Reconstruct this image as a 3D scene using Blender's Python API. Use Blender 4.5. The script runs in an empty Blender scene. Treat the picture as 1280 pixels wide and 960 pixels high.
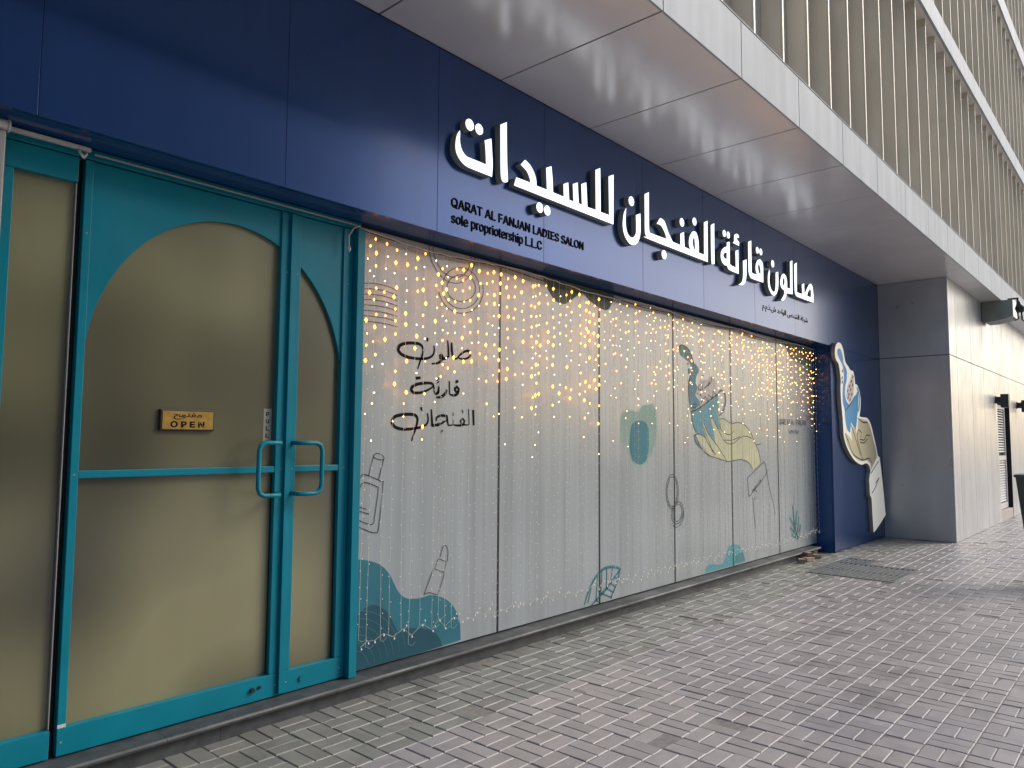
import bpy, bmesh, math, random
from mathutils import Vector, Matrix
random.seed(7)
SC = bpy.context.scene
COL = SC.collection
R = math.radians

# ------------------------------------------------------------------ camera
# World: X runs along the shop front (away from the camera), Y points into
# the building (the blue fascia is the plane Y = 0), Z is up, in metres.
cam_d = bpy.data.cameras.new('camera')
cam = bpy.data.objects.new('camera', cam_d)
COL.objects.link(cam)
yaw, pitch, roll = R(48.4348), R(4.3340), R(0.3875)
fwd = Vector((math.sin(yaw)*math.cos(pitch), math.cos(yaw)*math.cos(pitch), math.sin(pitch)))
rt0 = Vector((math.cos(yaw), -math.sin(yaw), 0))
up0 = rt0.cross(fwd)
rt = rt0*math.cos(roll) + up0*math.sin(roll)
up = up0*math.cos(roll) - rt0*math.sin(roll)
mw = Matrix((rt, up, -fwd)).transposed().to_4x4()
mw.translation = Vector((0, -3.7, 1.6))
cam.matrix_world = mw
cam_d.sensor_width = 36
cam_d.lens = 36*925.62/1280
cam_d.clip_end = 1000
cam_d.clip_start = .05
SC.camera = cam

# ------------------------------------------------------------------ light
SUN_AZ, SUN_EL = R(122), R(38)          # clockwise from +Y, over the far end of the street
world = bpy.data.worlds.new('World')
SC.world = world
world.use_nodes = True
wn = world.node_tree
bg = wn.nodes['Background']
sky = wn.nodes.new('ShaderNodeTexSky')
sky.sky_type = 'NISHITA'
sky.sun_disc = False
sky.sun_elevation = SUN_EL
sky.sun_rotation = SUN_AZ
sky.dust_density = 3.0
sky.ozone_density = 1.0
wn.links.new(sky.outputs[0], bg.inputs[0])
bg.inputs[1].default_value = 0.115
sl = bpy.data.lights.new('sun', 'SUN')
sl.energy = .7
sl.angle = R(24)
sl.color = (1, .985, .965)
so = bpy.data.objects.new('sun', sl)
COL.objects.link(so)
sd = Vector((math.sin(SUN_AZ)*math.cos(SUN_EL), math.cos(SUN_AZ)*math.cos(SUN_EL), math.sin(SUN_EL)))
so.rotation_euler = sd.to_track_quat('Z', 'Y').to_euler()
so.location = (0, -10, 20)
SC.view_settings.view_transform = 'Standard'
SC.view_settings.look = 'None'
SC.view_settings.exposure = 1.1
SC.view_settings.gamma = 1
SC.cycles.use_denoising = True
SC.cycles.max_bounces = 8
SC.cycles.sample_clamp_indirect = 4

# ------------------------------------------------------------------ materials
def mat(name, col, rough=.5, metal=0, noise=None, bump=None, coat=0, spec=.5, emit=None, rvar=0, streak=None, island=0, objvar=0, alpha=None):
    """noise=(scale, amount) colour mottling; bump=(scale, strength); streak=(xscale, zscale, amount) vertical run-off marks; on film and frosted glass, painted shading"""
    m = bpy.data.materials.new(name)
    m.use_nodes = True
    t = m.node_tree
    N, Lk = t.nodes, t.links
    p = N['Principled BSDF']
    p.inputs['Base Color'].default_value = (*col, 1)
    p.inputs['Roughness'].default_value = rough
    p.inputs['Metallic'].default_value = metal
    p.inputs['Coat Weight'].default_value = coat
    p.inputs['Coat Roughness'].default_value = .12
    p.inputs['Specular IOR Level'].default_value = spec
    geo = N.new('ShaderNodeNewGeometry')
    val = None
    def mul(a, b):
        q = N.new('ShaderNodeMath'); q.operation = 'MULTIPLY'
        Lk.new(a, q.inputs[0])
        if isinstance(b, (int, float)): q.inputs[1].default_value = b
        else: Lk.new(b, q.inputs[1])
        return q.outputs[0]
    def ramp(src, lo, hi, a=0., b=1.):
        q = N.new('ShaderNodeMapRange')
        q.inputs[1].default_value = a; q.inputs[2].default_value = b
        q.inputs[3].default_value = lo; q.inputs[4].default_value = hi
        Lk.new(src, q.inputs[0])
        return q.outputs[0]
    def tex(scale, detail=5, sc=None):
        x = N.new('ShaderNodeTexNoise'); x.inputs['Scale'].default_value = scale
        x.inputs['Detail'].default_value = detail
        if sc:
            mp = N.new('ShaderNodeMapping'); mp.inputs['Scale'].default_value = sc
            Lk.new(geo.outputs['Position'], mp.inputs['Vector']); Lk.new(mp.outputs[0], x.inputs['Vector'])
        else:
            Lk.new(geo.outputs['Position'], x.inputs['Vector'])
        return x.outputs[0]
    def add(v):
        nonlocal val
        val = v if val is None else mul(val, v)
    if noise:
        add(ramp(tex(noise[0], noise[2] if len(noise) > 2 else 5), 1-noise[1], 1+noise[1], .3, .7))
    if streak:
        add(ramp(tex(1, 4, (streak[0], streak[0], streak[1])), 1-streak[2], 1+streak[2]*.5, .35, .65))
    if island:
        add(ramp(geo.outputs['Random Per Island'], 1-island, 1+island))
    if objvar:
        oi = N.new('ShaderNodeObjectInfo')
        add(ramp(oi.outputs['Random'], 1-objvar, 1+objvar))
    if val is not None:
        vm = N.new('ShaderNodeVectorMath'); vm.operation = 'SCALE'
        vm.inputs[0].default_value = col
        Lk.new(val, vm.inputs['Scale'])
        Lk.new(vm.outputs[0], p.inputs['Base Color'])
    if rvar:
        Lk.new(ramp(tex(3.1), rough-rvar, rough+rvar, .3, .7), p.inputs['Roughness'])
    if bump:
        bt = tex(bump[0], 3, bump[2] if len(bump) > 2 else None)
        b = N.new('ShaderNodeBump'); b.inputs['Strength'].default_value = bump[1]
        b.inputs['Distance'].default_value = .01
        Lk.new(bt, b.inputs['Height'])
        Lk.new(b.outputs[0], p.inputs['Normal'])
    if emit:
        p.inputs['Emission Color'].default_value = (*emit[:3], 1)
        p.inputs['Emission Strength'].default_value = emit[3]
    return m

M = {}
M['blue'] = mat('blue_composite_panel', (.010, .050, .185), .25, .45, noise=(1.2, .05), bump=(.5, .03), spec=.5, coat=.22, streak=(6, .4, .05))
M['blue_matt'] = mat('blue_reveal_paint', (.016, .065, .22), .15, .1, bump=(1.5, .02))
M['joint'] = mat('dark_joint', (.012, .012, .014), .8)
M['silver'] = mat('silver_canopy_panel', (.82, .775, .77), .22, .25, noise=(1.5, .05), bump=(.7, .05))
M['band'] = mat('pale_aluminium_band', (.36, .395, .425), .6, 0, spec=.2, noise=(2.5, .05), streak=(7, .6, .10), bump=(3, .10))
M['grey_wall'] = mat('grey_metal_cladding', (.44, .455, .46), .34, .30, noise=(1.6, .06), objvar=.05, streak=(5, .35, .12), bump=(1.0, .08), rvar=.06)
M['dark_cladding'] = mat('graphite_metal_cladding', (.40, .415, .43), .33, .3, noise=(1.8, .08), streak=(4, .5, .06), bump=(.6, .04), rvar=.06)
M['fin'] = mat('bronze_grey_fin', (.58, .54, .455), .42, .2, noise=(1.2, .10), streak=(3, .4, .08), objvar=.06)
M['fin_edge'] = mat('pale_fin_edge', (.50, .47, .38), .45, .1)
M['back'] = mat('dark_back_wall', (.07, .075, .08), .7)
M['teal'] = mat('teal_door_paint', (.002, .185, .255), .36, 0, noise=(4, .08), bump=(30, .03), spec=.25, rvar=.07)
M['frost'] = mat('frosted_gold_glass', (.145, .140, .074), .24, 0, noise=(1.0, .62, 1.0), streak=(3, .5, .05), spec=1.0, coat=.6)  # broad mottling paints a blurred reflection gradient into the glass colour
M['film'] = mat('white_window_film', (.31, .352, .368), .36, 0, noise=(2, .03), streak=(9, .25, .12), bump=(1, .4, (14, 14, .35)), spec=.5, coat=.5)  # streaks paint soft stripes of strand shadow and reflection into the colour
M['stone'] = mat('dark_granite', (.055, .061, .065), .6, 0, noise=(14, .35), bump=(30, .08), rvar=.12, streak=(6, 5, .15))
M['black'] = mat('black_metal', (.012, .012, .013), .4)
M['black_matt'] = mat('black_vinyl', (.004, .004, .005), .7, spec=.12)
M['line'] = mat('grey_print_line', (.03, .034, .038), .6, spec=.2)
M['white_plastic'] = mat('white_plastic', (.55, .54, .52), .4)
M['grey_plastic'] = mat('grey_plastic', (.30, .30, .30), .45)
M['letter_side'] = mat('grey_letter_side', (.33, .33, .29), .35, .2)
M['letter'] = mat('lit_letter_face', (.8, .85, .9), .4, emit=(.80, .91, 1, .66))
M['brass'] = mat('brass_plate', (.42, .26, .06), .35, .4, noise=(25, .2))
M['grate'] = mat('steel_grate', (.15, .165, .17), .5, .2, noise=(20, .3))
M['sand'] = mat('pale_joint_sand', (.19, .18, .17), .95, 0, noise=(25, .25), bump=(90, .3))
M['ground'] = mat('bare_ground', (.34, .33, .31), .9, 0, noise=(3, .2))
M['brick_red'] = mat('worn_red_brick', (.27, .19, .15), .9, 0, noise=(30, .25), bump=(60, .3), objvar=.2)
M['wire'] = mat('clear_wire', (.5, .5, .47), .4)
M['cable'] = mat('dark_green_cable', (.02, .025, .02), .5)
M['led_amber'] = mat('amber_led', (.8, .5, .2), .3, emit=(1, .32, .035, 5.0))
M['led_warm'] = mat('warm_white_led', (.8, .7, .5), .3, emit=(1, .56, .20, 9))
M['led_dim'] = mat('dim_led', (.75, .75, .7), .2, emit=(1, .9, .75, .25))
M['ink'] = {k: mat('print_'+k, c, .5, 0, noise=(4, .06), spec=.25) for k, c in {
    'blob': (.03, .16, .21), 'blob_dark': (.018, .085, .12), 'scallop': (.035, .09, .09), 'oval_pale': (.26, .38, .33),
    'oval': (.04, .19, .23), 'cup': (.11, .31, .37), 'splash': (.07, .22, .28), 'hand': (.56, .55, .36), 'froth': (.52, .50, .47),
    'blob_small': (.10, .33, .37), 'blob_small_dark': (.07, .23, .26), 'corner': (.07, .14, .14), 'stroke': (.04, .19, .22)}.items()}
M['hs_white'] = mat('cream_acrylic', (.74, .72, .62), .35, emit=(1, .97, .85, .12))
M['hs_blue'] = mat('bright_blue_print', (.05, .27, .62), .35)
M['hs_cup'] = mat('mid_blue_print', (.08, .33, .60), .35)
M['hs_skin'] = mat('sand_print', (.66, .58, .36), .4)
M['hs_froth'] = mat('pale_pink_print', (.62, .55, .52), .4)

def brick_mat(name, isl):
    """concrete block: each block its own shade; greenish grey near the wall, red-grey further out"""
    m = bpy.data.materials.new(name); m.use_nodes = True
    t = m.node_tree; N, Lk = t.nodes, t.links
    p = N['Principled BSDF']; p.inputs['Roughness'].default_value = .5
    p.inputs['Specular IOR Level'].default_value = .55
    geo = N.new('ShaderNodeNewGeometry')
    if isl: rnd = geo.outputs['Random Per Island']
    else: rnd = N.new('ShaderNodeObjectInfo').outputs['Random']
    wn_ = N.new('ShaderNodeTexWhiteNoise'); wn_.noise_dimensions = '1D'
    Lk.new(rnd, wn_.inputs['W'])
    sep = N.new('ShaderNodeSeparateXYZ'); Lk.new(geo.outputs['Position'], sep.inputs[0])
    # patches of older stock
    nz = N.new('ShaderNodeTexNoise'); nz.inputs['Scale'].default_value = .55; nz.inputs['Detail'].default_value = 2
    Lk.new(geo.outputs['Position'], nz.inputs['Vector'])
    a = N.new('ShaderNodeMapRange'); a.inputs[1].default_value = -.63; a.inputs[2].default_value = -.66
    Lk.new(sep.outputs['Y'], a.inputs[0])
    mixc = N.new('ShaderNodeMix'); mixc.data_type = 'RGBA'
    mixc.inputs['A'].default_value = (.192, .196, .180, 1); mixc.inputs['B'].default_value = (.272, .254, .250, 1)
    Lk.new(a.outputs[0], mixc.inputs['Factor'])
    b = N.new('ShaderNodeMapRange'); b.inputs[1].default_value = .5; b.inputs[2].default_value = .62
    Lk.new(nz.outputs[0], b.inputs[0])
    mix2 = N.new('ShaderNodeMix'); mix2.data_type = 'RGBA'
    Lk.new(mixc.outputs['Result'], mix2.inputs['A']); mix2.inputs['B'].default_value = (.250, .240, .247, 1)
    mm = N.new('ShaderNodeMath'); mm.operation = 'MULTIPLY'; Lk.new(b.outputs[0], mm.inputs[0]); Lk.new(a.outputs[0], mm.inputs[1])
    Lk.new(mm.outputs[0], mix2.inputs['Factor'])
    v = N.new('ShaderNodeMapRange'); v.inputs[3].default_value = .89; v.inputs[4].default_value = 1.10
    Lk.new(wn_.outputs['Value'], v.inputs[0])
    n2 = N.new('ShaderNodeTexNoise'); n2.inputs['Scale'].default_value = 9; n2.inputs['Detail'].default_value = 6
    n2.inputs['Roughness'].default_value = .7
    Lk.new(geo.outputs['Position'], n2.inputs['Vector'])
    g = N.new('ShaderNodeMapRange'); g.inputs[1].default_value = .3; g.inputs[2].default_value = .7
    g.inputs[3].default_value = .84; g.inputs[4].default_value = 1.16
    Lk.new(n2.outputs[0], g.inputs[0])
    m1 = N.new('ShaderNodeMath'); m1.operation = 'MULTIPLY'
    Lk.new(v.outputs[0], m1.inputs[0]); Lk.new(g.outputs[0], m1.inputs[1])
    # pale speckles of paint and gum
    n3 = N.new('ShaderNodeTexNoise'); n3.inputs['Scale'].default_value = 22; n3.inputs['Detail'].default_value = 4
    Lk.new(geo.outputs['Position'], n3.inputs['Vector'])
    s3 = N.new('ShaderNodeMapRange'); s3.inputs[1].default_value = .70; s3.inputs[2].default_value = .74; s3.inputs[4].default_value = .5
    Lk.new(n3.outputs[0], s3.inputs[0])
    n5 = N.new('ShaderNodeTexNoise'); n5.inputs['Scale'].default_value = 1.7; n5.inputs['Detail'].default_value = 7; n5.inputs['Roughness'].default_value = .65
    Lk.new(geo.outputs['Position'], n5.inputs['Vector'])
    g5 = N.new('ShaderNodeMapRange'); g5.inputs[1].default_value = .52; g5.inputs[2].default_value = .68
    g5.inputs[3].default_value = 1; g5.inputs[4].default_value = .72
    Lk.new(n5.outputs[0], g5.inputs[0])
    m2 = N.new('ShaderNodeMath'); m2.operation = 'MULTIPLY'
    Lk.new(m1.outputs[0], m2.inputs[0]); Lk.new(g5.outputs[0], m2.inputs[1]); m1 = m2
    sc = N.new('ShaderNodeVectorMath'); sc.operation = 'SCALE'
    Lk.new(mix2.outputs['Result'], sc.inputs[0]); Lk.new(m1.outputs[0], sc.inputs['Scale'])
    # trodden dust that hides the joints by the pier and the drain
    dx_ = N.new('ShaderNodeMapRange'); dx_.inputs[1].default_value = 8.4; dx_.inputs[2].default_value = 10.6; Lk.new(sep.outputs['X'], dx_.inputs[0])
    dy_ = N.new('ShaderNodeMapRange'); dy_.inputs[1].default_value = -1.5; dy_.inputs[2].default_value = -.25; Lk.new(sep.outputs['Y'], dy_.inputs[0])
    dn_ = N.new('ShaderNodeMapRange'); dn_.inputs[1].default_value = .42; dn_.inputs[2].default_value = .60; Lk.new(n2.outputs[0], dn_.inputs[0])
    da = N.new('ShaderNodeMath'); da.operation = 'MULTIPLY'; Lk.new(dx_.outputs[0], da.inputs[0]); Lk.new(dy_.outputs[0], da.inputs[1])
    db = N.new('ShaderNodeMath'); db.operation = 'MULTIPLY'; Lk.new(da.outputs[0], db.inputs[0]); Lk.new(dn_.outputs[0], db.inputs[1])
    dm = N.new('ShaderNodeMix'); dm.data_type = 'RGBA'; Lk.new(db.outputs[0], dm.inputs['Factor']); Lk.new(sc.outputs[0], dm.inputs['A'])
    dm.inputs['B'].default_value = (.27, .265, .225, 1)
    mix3 = N.new('ShaderNodeMix'); mix3.data_type = 'RGBA'
    Lk.new(s3.outputs[0], mix3.inputs['Factor']); Lk.new(dm.outputs['Result'], mix3.inputs['A'])
    mix3.inputs['B'].default_value = (.42, .42, .38, 1)
    Lk.new(mix3.outputs['Result'], p.inputs['Base Color'])
    r = N.new('ShaderNodeMapRange'); r.inputs[1].default_value = .3; r.inputs[2].default_value = .7
    r.inputs[3].default_value = .36; r.inputs[4].default_value = .58
    Lk.new(n2.outputs[0], r.inputs[0]); Lk.new(r.outputs[0], p.inputs['Roughness'])
    bp = N.new('ShaderNodeBump'); bp.inputs['Strength'].default_value = .25; bp.inputs['Distance'].default_value = .004
    n4 = N.new('ShaderNodeTexNoise'); n4.inputs['Scale'].default_value = 70
    Lk.new(geo.outputs['Position'], n4.inputs['Vector'])
    Lk.new(n4.outputs[0], bp.inputs['Height']); Lk.new(bp.outputs[0], p.inputs['Normal'])
    return m
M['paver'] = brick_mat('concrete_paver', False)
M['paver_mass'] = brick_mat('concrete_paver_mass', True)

# ------------------------------------------------------------------ builders
class MB:
    def __init__(s): s.v, s.f = [], []
    def box(s, x0, x1, y0, y1, z0, z1):
        b = len(s.v)
        s.v += [(x, y, z) for z in (z0, z1) for y in (y0, y1) for x in (x0, x1)]
        s.f += [tuple(b+i for i in q) for q in ((0, 2, 3, 1), (4, 5, 7, 6), (0, 1, 5, 4), (1, 3, 7, 5), (3, 2, 6, 7), (2, 0, 4, 6))]
        return s
    def tube(s, pts, r, n=8, closed=False):
        pts = [Vector(p) for p in pts]
        b = len(s.v); k = len(pts)
        prev = None
        for i, p in enumerate(pts):
            d = (pts[min(i+1, k-1)]-pts[max(i-1, 0)]).normalized()
            a = d.orthogonal().normalized() if prev is None else (prev-d*prev.dot(d)).normalized()
            prev = a; c = d.cross(a)
            rr = r[i] if isinstance(r, (list, tuple)) else r
            for j in range(n):
                t = 2*math.pi*j/n
                s.v.append(tuple(p+a*rr*math.cos(t)+c*rr*math.sin(t)))
        for i in range(k-1):
            for j in range(n):
                j2 = (j+1) % n
                s.f.append((b+i*n+j, b+i*n+j2, b+(i+1)*n+j2, b+(i+1)*n+j))
        s.f.append(tuple(b+j for j in reversed(range(n))))
        s.f.append(tuple(b+(k-1)*n+j for j in range(n)))
        return s
    def octa(s, c, r, h=None):
        h = h or r
        b = len(s.v); x, y, z = c
        s.v += [(x+r, y, z), (x, y+r, z), (x-r, y, z), (x, y-r, z), (x, y, z+h), (x, y, z-h)]
        s.f += [tuple(b+i for i in q) for q in ((0, 1, 4), (1, 2, 4), (2, 3, 4), (3, 0, 4), (1, 0, 5), (2, 1, 5), (3, 2, 5), (0, 3, 5))]
        return s
    def prism_x(s, prof, x0, x1):
        b = len(s.v); n = len(prof)
        s.v += [(x0, y, z) for y, z in prof] + [(x1, y, z) for y, z in prof]
        for i in range(n):
            j = (i+1) % n
            s.f.append((b+i, b+j, b+n+j, b+n+i))
        s.f.append(tuple(b+i for i in reversed(range(n)))); s.f.append(tuple(b+n+i for i in range(n)))
        return s
    def mesh(s, name, m):
        me = bpy.data.meshes.new(name); me.from_pydata(s.v, [], s.f)
        bm = bmesh.new(); bm.from_mesh(me); bmesh.ops.recalc_face_normals(bm, faces=bm.faces); bm.to_mesh(me); bm.free()
        me.materials.append(m); return me
    def build(s, name, m, parent=None, bevel=0, smooth=False):
        o = bpy.data.objects.new(name, s.mesh(name, m)); COL.objects.link(o)
        if parent: o.parent = parent; o.matrix_parent_inverse = Matrix.Translation(-parent_loc(parent))
        if bevel:
            b = o.modifiers.new('bevel', 'BEVEL'); b.width = bevel; b.segments = 2; b.limit_method = 'ANGLE'
        if smooth: o.data.shade_smooth()
        return o

LOC = {}
def parent_loc(o):
    # parts are modelled in world coordinates: undo the offset of a thing's Empty
    return Vector(o.location) if o.parent is None else Vector((0, 0, 0))

def tag(o, label=None, cat=None, group=None, kind=None):
    if label: o['label'] = label
    if cat: o['category'] = cat
    if group: o['group'] = group
    if kind: o['kind'] = kind
    return o

def thing(name, label, cat, loc=(0, 0, 0), group=None):
    o = bpy.data.objects.new(name, None); COL.objects.link(o)
    o.location = loc; o.empty_display_size = .1
    return tag(o, label, cat, group)

def B(name, m, parent, *b, bevel=0):
    """one part out of one or more boxes"""
    q = MB()
    for bb in b: q.box(*bb)
    return q.build(name, M[m] if isinstance(m, str) else m, parent, bevel)

def smooth_loop(pts, closed=True, corner=48, sub=4):
    """Catmull-Rom through the points, real corners stay sharp"""
    n = len(pts); P = [Vector(p) for p in pts]; out = []
    def sharp(i):
        if not closed and i in (0, n-1): return True
        a = P[i]-P[i-1]; b = P[(i+1) % n]-P[i]
        if a.length < 1e-6 or b.length < 1e-6: return True
        return math.degrees(a.angle(b)) > corner
    sh = [sharp(i) for i in range(n)]
    for i in range(n if closed else n-1):
        p1, p2 = P[i], P[(i+1) % n]
        p0 = p1-(p2-p1) if sh[i] else P[i-1]
        p3 = p2+(p2-p1) if sh[(i+1) % n] else P[(i+2) % n]
        if (sh[i] and sh[(i+1) % n]):
            out.append(tuple(p1)); continue
        for k in range(sub):
            t = k/sub
            q = .5*((2*p1)+(p2-p0)*t+(2*p0-5*p1+4*p2-p3)*t*t+(3*p1-p0-3*p2+p3)*t**3)
            out.append(tuple(q))
    if not closed: out.append(tuple(P[-1]))
    return out

def plate(name, loops, y, t, m, parent, back=None, sub=4, corner=48, smooth=True):
    """flat outline in the X-Z plane, front face at y-t, back at y; loops[1:] are holes"""
    c = bpy.data.curves.new('outline', 'CURVE'); c.dimensions = '2D'; c.fill_mode = 'BOTH' if t > .002 else 'FRONT'
    c.extrude = t/2 if t > .002 else 0
    for lp in loops:
        q = smooth_loop(lp, True, corner, sub) if smooth else lp
        s = c.splines.new('POLY'); s.points.add(len(q)-1)
        for i, (x, z) in enumerate(q): s.points[i].co = (x, z, 0, 1)
        s.use_cyclic_u = True
    tmp = bpy.data.objects.new('tmp', c); COL.objects.link(tmp)
    bpy.context.view_layer.update()
    me = bpy.data.meshes.new_from_object(tmp.evaluated_get(bpy.context.evaluated_depsgraph_get()))
    bpy.data.objects.remove(tmp); bpy.data.curves.remove(c)
    me.transform(Matrix.Translation((0, y-t/2, 0)) @ Matrix.Rotation(R(90), 4, 'X'))
    me.name = name
    me.materials.clear(); me.materials.append(m)
    o = bpy.data.objects.new(name, me); COL.objects.link(o)
    if parent: o.parent = parent; o.matrix_parent_inverse = Matrix.Translation(-parent_loc(parent))
    return o

def ribbon(q, w, y, pts, taper=False):
    """flat stroke of width w lying at y, facing the street"""
    pts = smooth_loop(pts, False, 60, 4)
    P = [Vector(p) for p in pts]; n = len(P); b = len(q.v)
    for i, p in enumerate(P):
        d = P[min(i+1, n-1)]-P[max(i-1, 0)]
        d = d.normalized() if d.length > 1e-7 else Vector((1, 0))
        ww = w/2*(1 if not taper else (.45+.55*math.sin(math.pi*min(1, (i+.6)/n))))
        nn = Vector((-d.y, d.x))*ww
        q.v += [(p.x+nn.x, y, p.y+nn.y), (p.x-nn.x, y, p.y-nn.y)]
    for i in range(n-1): q.f.append((b+2*i, b+2*i+1, b+2*i+3, b+2*i+2))

try:    # Blender's own bundled sans face
    import os
    FONT = bpy.data.fonts.load(os.path.join(bpy.utils.system_resource('DATAFILES'), 'fonts', 'Inter.woff2'))
except Exception:
    FONT = None
def text(name, body, x, y, z, width, height, m, parent=None, t=.004, bold=.0, sx=None):
    """lettering standing on the X-Z plane, back at y; stretched to width x height, lower left corner (x, z)"""
    c = bpy.data.curves.new('lettering', 'FONT'); c.body = body; c.extrude = t/2 if t > .001 else 0; c.offset = bold
    c.resolution_u = 3
    if FONT and all(ord(k) < 128 for k in body): c.font = FONT
    tmp = bpy.data.objects.new('tmp', c); COL.objects.link(tmp)
    bpy.context.view_layer.update()
    me = bpy.data.meshes.new_from_object(tmp.evaluated_get(bpy.context.evaluated_depsgraph_get()))
    bpy.data.objects.remove(tmp); bpy.data.curves.remove(c)
    xs = [v.co.x for v in me.vertices]; ys = [v.co.y for v in me.vertices]
    x0, x1, y0, y1 = min(xs), max(xs), min(ys), max(ys)
    kx = width/(x1-x0); ky = height/(y1-y0)
    for v in me.vertices:
        v.co = (x+(v.co.x-x0)*kx, y-(t/2 if t > .001 else 0)-v.co.z, z+(v.co.y-y0)*ky)
    me.materials.clear(); me.materials.append(m); me.name = name
    o = bpy.data.objects.new(name, me); COL.objects.link(o)
    if parent: o.parent = parent; o.matrix_parent_inverse = Matrix.Translation(-parent_loc(parent))
    return o

# outlines in metres (x, z) on the shop-front plane
LETTERS = [[[(3.534,3.77),(3.51,3.732),(3.497,3.68),(3.497,3.626),(3.512,3.589),(3.545,3.557),(3.587,3.536),(3.637,3.529),(3.731,3.528),(3.818,3.528),(3.867,3.528),
(3.873,3.616),(3.867,3.702),(3.856,3.813),(3.788,3.778),(3.798,3.719),(3.807,3.6),(3.73,3.602),(3.644,3.601),(3.602,3.604),(3.565,3.626),(3.544,3.659),
(3.535,3.698),(3.536,3.741)]],[[(3.957,3.953),(4.024,3.994),(4.027,3.847),(4.032,3.687),(4.042,3.539),(4.018,3.526),(3.99,3.523),(3.973,3.543),(3.964,3.591),
(3.96,3.762)]],[[(4.115,3.53),(4.139,3.598),(4.311,3.602),(4.298,3.638),(4.26,3.684),(4.191,3.714),(4.24,3.765),(4.295,3.744),(4.341,3.704),(4.372,3.652),
(4.379,3.597),(4.513,3.599),(4.508,3.689),(4.502,3.777),(4.566,3.809),(4.577,3.736),(4.582,3.689),(4.588,3.598),(4.734,3.597),(4.729,3.704),(4.79,3.735),
(4.803,3.59),(4.868,3.592),(4.857,3.739),(4.921,3.77),(4.936,3.595),(4.986,3.593),(4.977,3.771),(5.044,3.804),(5.061,3.593),(5.189,3.597),(5.185,3.953),
(5.253,3.989),(5.259,3.597),(5.394,3.599),(5.387,3.952),(5.462,3.988),(5.457,3.531)]],[[(5.668,3.732),(5.63,3.668),(5.613,3.571),(5.628,3.497),(5.67,3.444),
(5.725,3.413),(5.789,3.41),(5.847,3.438),(5.891,3.491),(5.911,3.559),(5.914,3.647),(5.912,3.739),(5.838,3.706),(5.841,3.567),(5.826,3.517),(5.79,3.485),
(5.754,3.474),(5.705,3.487),(5.67,3.53),(5.654,3.604),(5.662,3.684)]],[[(5.993,3.945),(6.066,3.984),(6.065,3.665),(6.071,3.598),(6.11,3.59),(6.405,3.595),
(6.37,3.651),(6.307,3.703),(6.251,3.712),(6.212,3.707),(6.276,3.778),(6.324,3.778),(6.372,3.752),(6.436,3.665),(6.517,3.593),(6.68,3.59),(6.679,3.711),
(6.749,3.743),(6.76,3.589),(6.89,3.587),(6.863,3.627),(6.861,3.683),(6.887,3.738),(6.931,3.783),(6.975,3.8),(7.019,3.795),(7.055,3.745),(7.068,3.669),(7.066,
3.59),(7.193,3.589),(7.198,3.947),(7.276,3.983),(7.27,3.528),(6.07,3.525),(6.025,3.539),(5.996,3.585),(5.994,3.763)],[(6.963,3.739),(6.936,3.692),(6.938,
3.65),(6.963,3.612),(6.992,3.586),(6.991,3.653),(6.983,3.723)]],[[(7.358,3.954),(7.434,3.99),(7.431,3.758),(7.429,3.535),(7.366,3.522),(7.357,3.654)]],
[[(7.745,3.841),(7.813,3.864),(7.808,3.608),(7.851,3.594),(7.968,3.594),(7.965,3.786),(8.036,3.813),(8.035,3.531),(7.811,3.535),(7.764,3.548),(7.746,3.575),
(7.68,3.571),(7.615,3.598),(7.586,3.651),(7.6,3.705),(7.658,3.759),(7.744,3.794)],[(7.741,3.724),(7.675,3.707),(7.642,3.675),(7.663,3.649),(7.738,3.642)]],
[[(7.943,3.97),(8.003,3.996),(8.052,3.989),(8.057,3.959),(8.011,3.956),(8.001,3.938),(8.02,3.925),(8.063,3.907),(8.058,3.866),(7.9,3.869),(7.94,3.899),
(7.935,3.929)]],[[(8.163,3.709),(8.257,3.743),(8.25,3.627),(8.245,3.546),(8.215,3.469),(8.162,3.429),(8.091,3.409),(8.03,3.405),(8.112,3.443),(8.148,3.493),
(8.163,3.567)]],[[(8.314,3.964),(8.397,3.998),(8.394,3.617),(8.43,3.605),(8.559,3.614),(8.518,3.657),(8.521,3.721),(8.567,3.785),(8.634,3.816),(8.689,3.808),
(8.731,3.751),(8.729,3.545),(8.416,3.539),(8.353,3.555),(8.313,3.602)],[(8.61,3.775),(8.575,3.713),(8.594,3.652),(8.658,3.617),(8.658,3.7)]],[[(8.923,3.739),
(8.883,3.659),(8.879,3.564),(8.906,3.495),(8.981,3.444),(9.059,3.434),(9.126,3.466),(9.183,3.539),(9.202,3.639),(9.2,3.762),(9.127,3.738),(9.119,3.582),
(9.102,3.515),(9.061,3.477),(8.996,3.483),(8.939,3.532),(8.92,3.613),(8.937,3.7)]],[[(9.386,3.768),(9.321,3.737),(9.28,3.673),(9.268,3.617),(9.312,3.57),
(9.402,3.552),(9.385,3.495),(9.285,3.413),(9.339,3.41),(9.425,3.457),(9.465,3.529),(9.671,3.544),(9.688,4.0),(9.614,3.969),(9.602,3.606),(9.489,3.601),
(9.486,3.697),(9.455,3.752)],[(9.384,3.723),(9.346,3.684),(9.343,3.629),(9.391,3.599),(9.413,3.652),(9.411,3.706)]],[[(9.759,3.962),(9.844,4.001),(9.826,
3.596),(10.03,3.599),(10.017,3.729),(10.095,3.759),(10.098,3.604),(10.19,3.687),(10.29,3.773),(10.356,3.798),(10.412,3.769),(10.443,3.656),(10.435,3.543),
(9.861,3.539),(9.788,3.556),(9.756,3.619)],[(10.335,3.734),(10.235,3.66),(10.2,3.602),(10.349,3.601),(10.364,3.68)]]]
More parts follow.
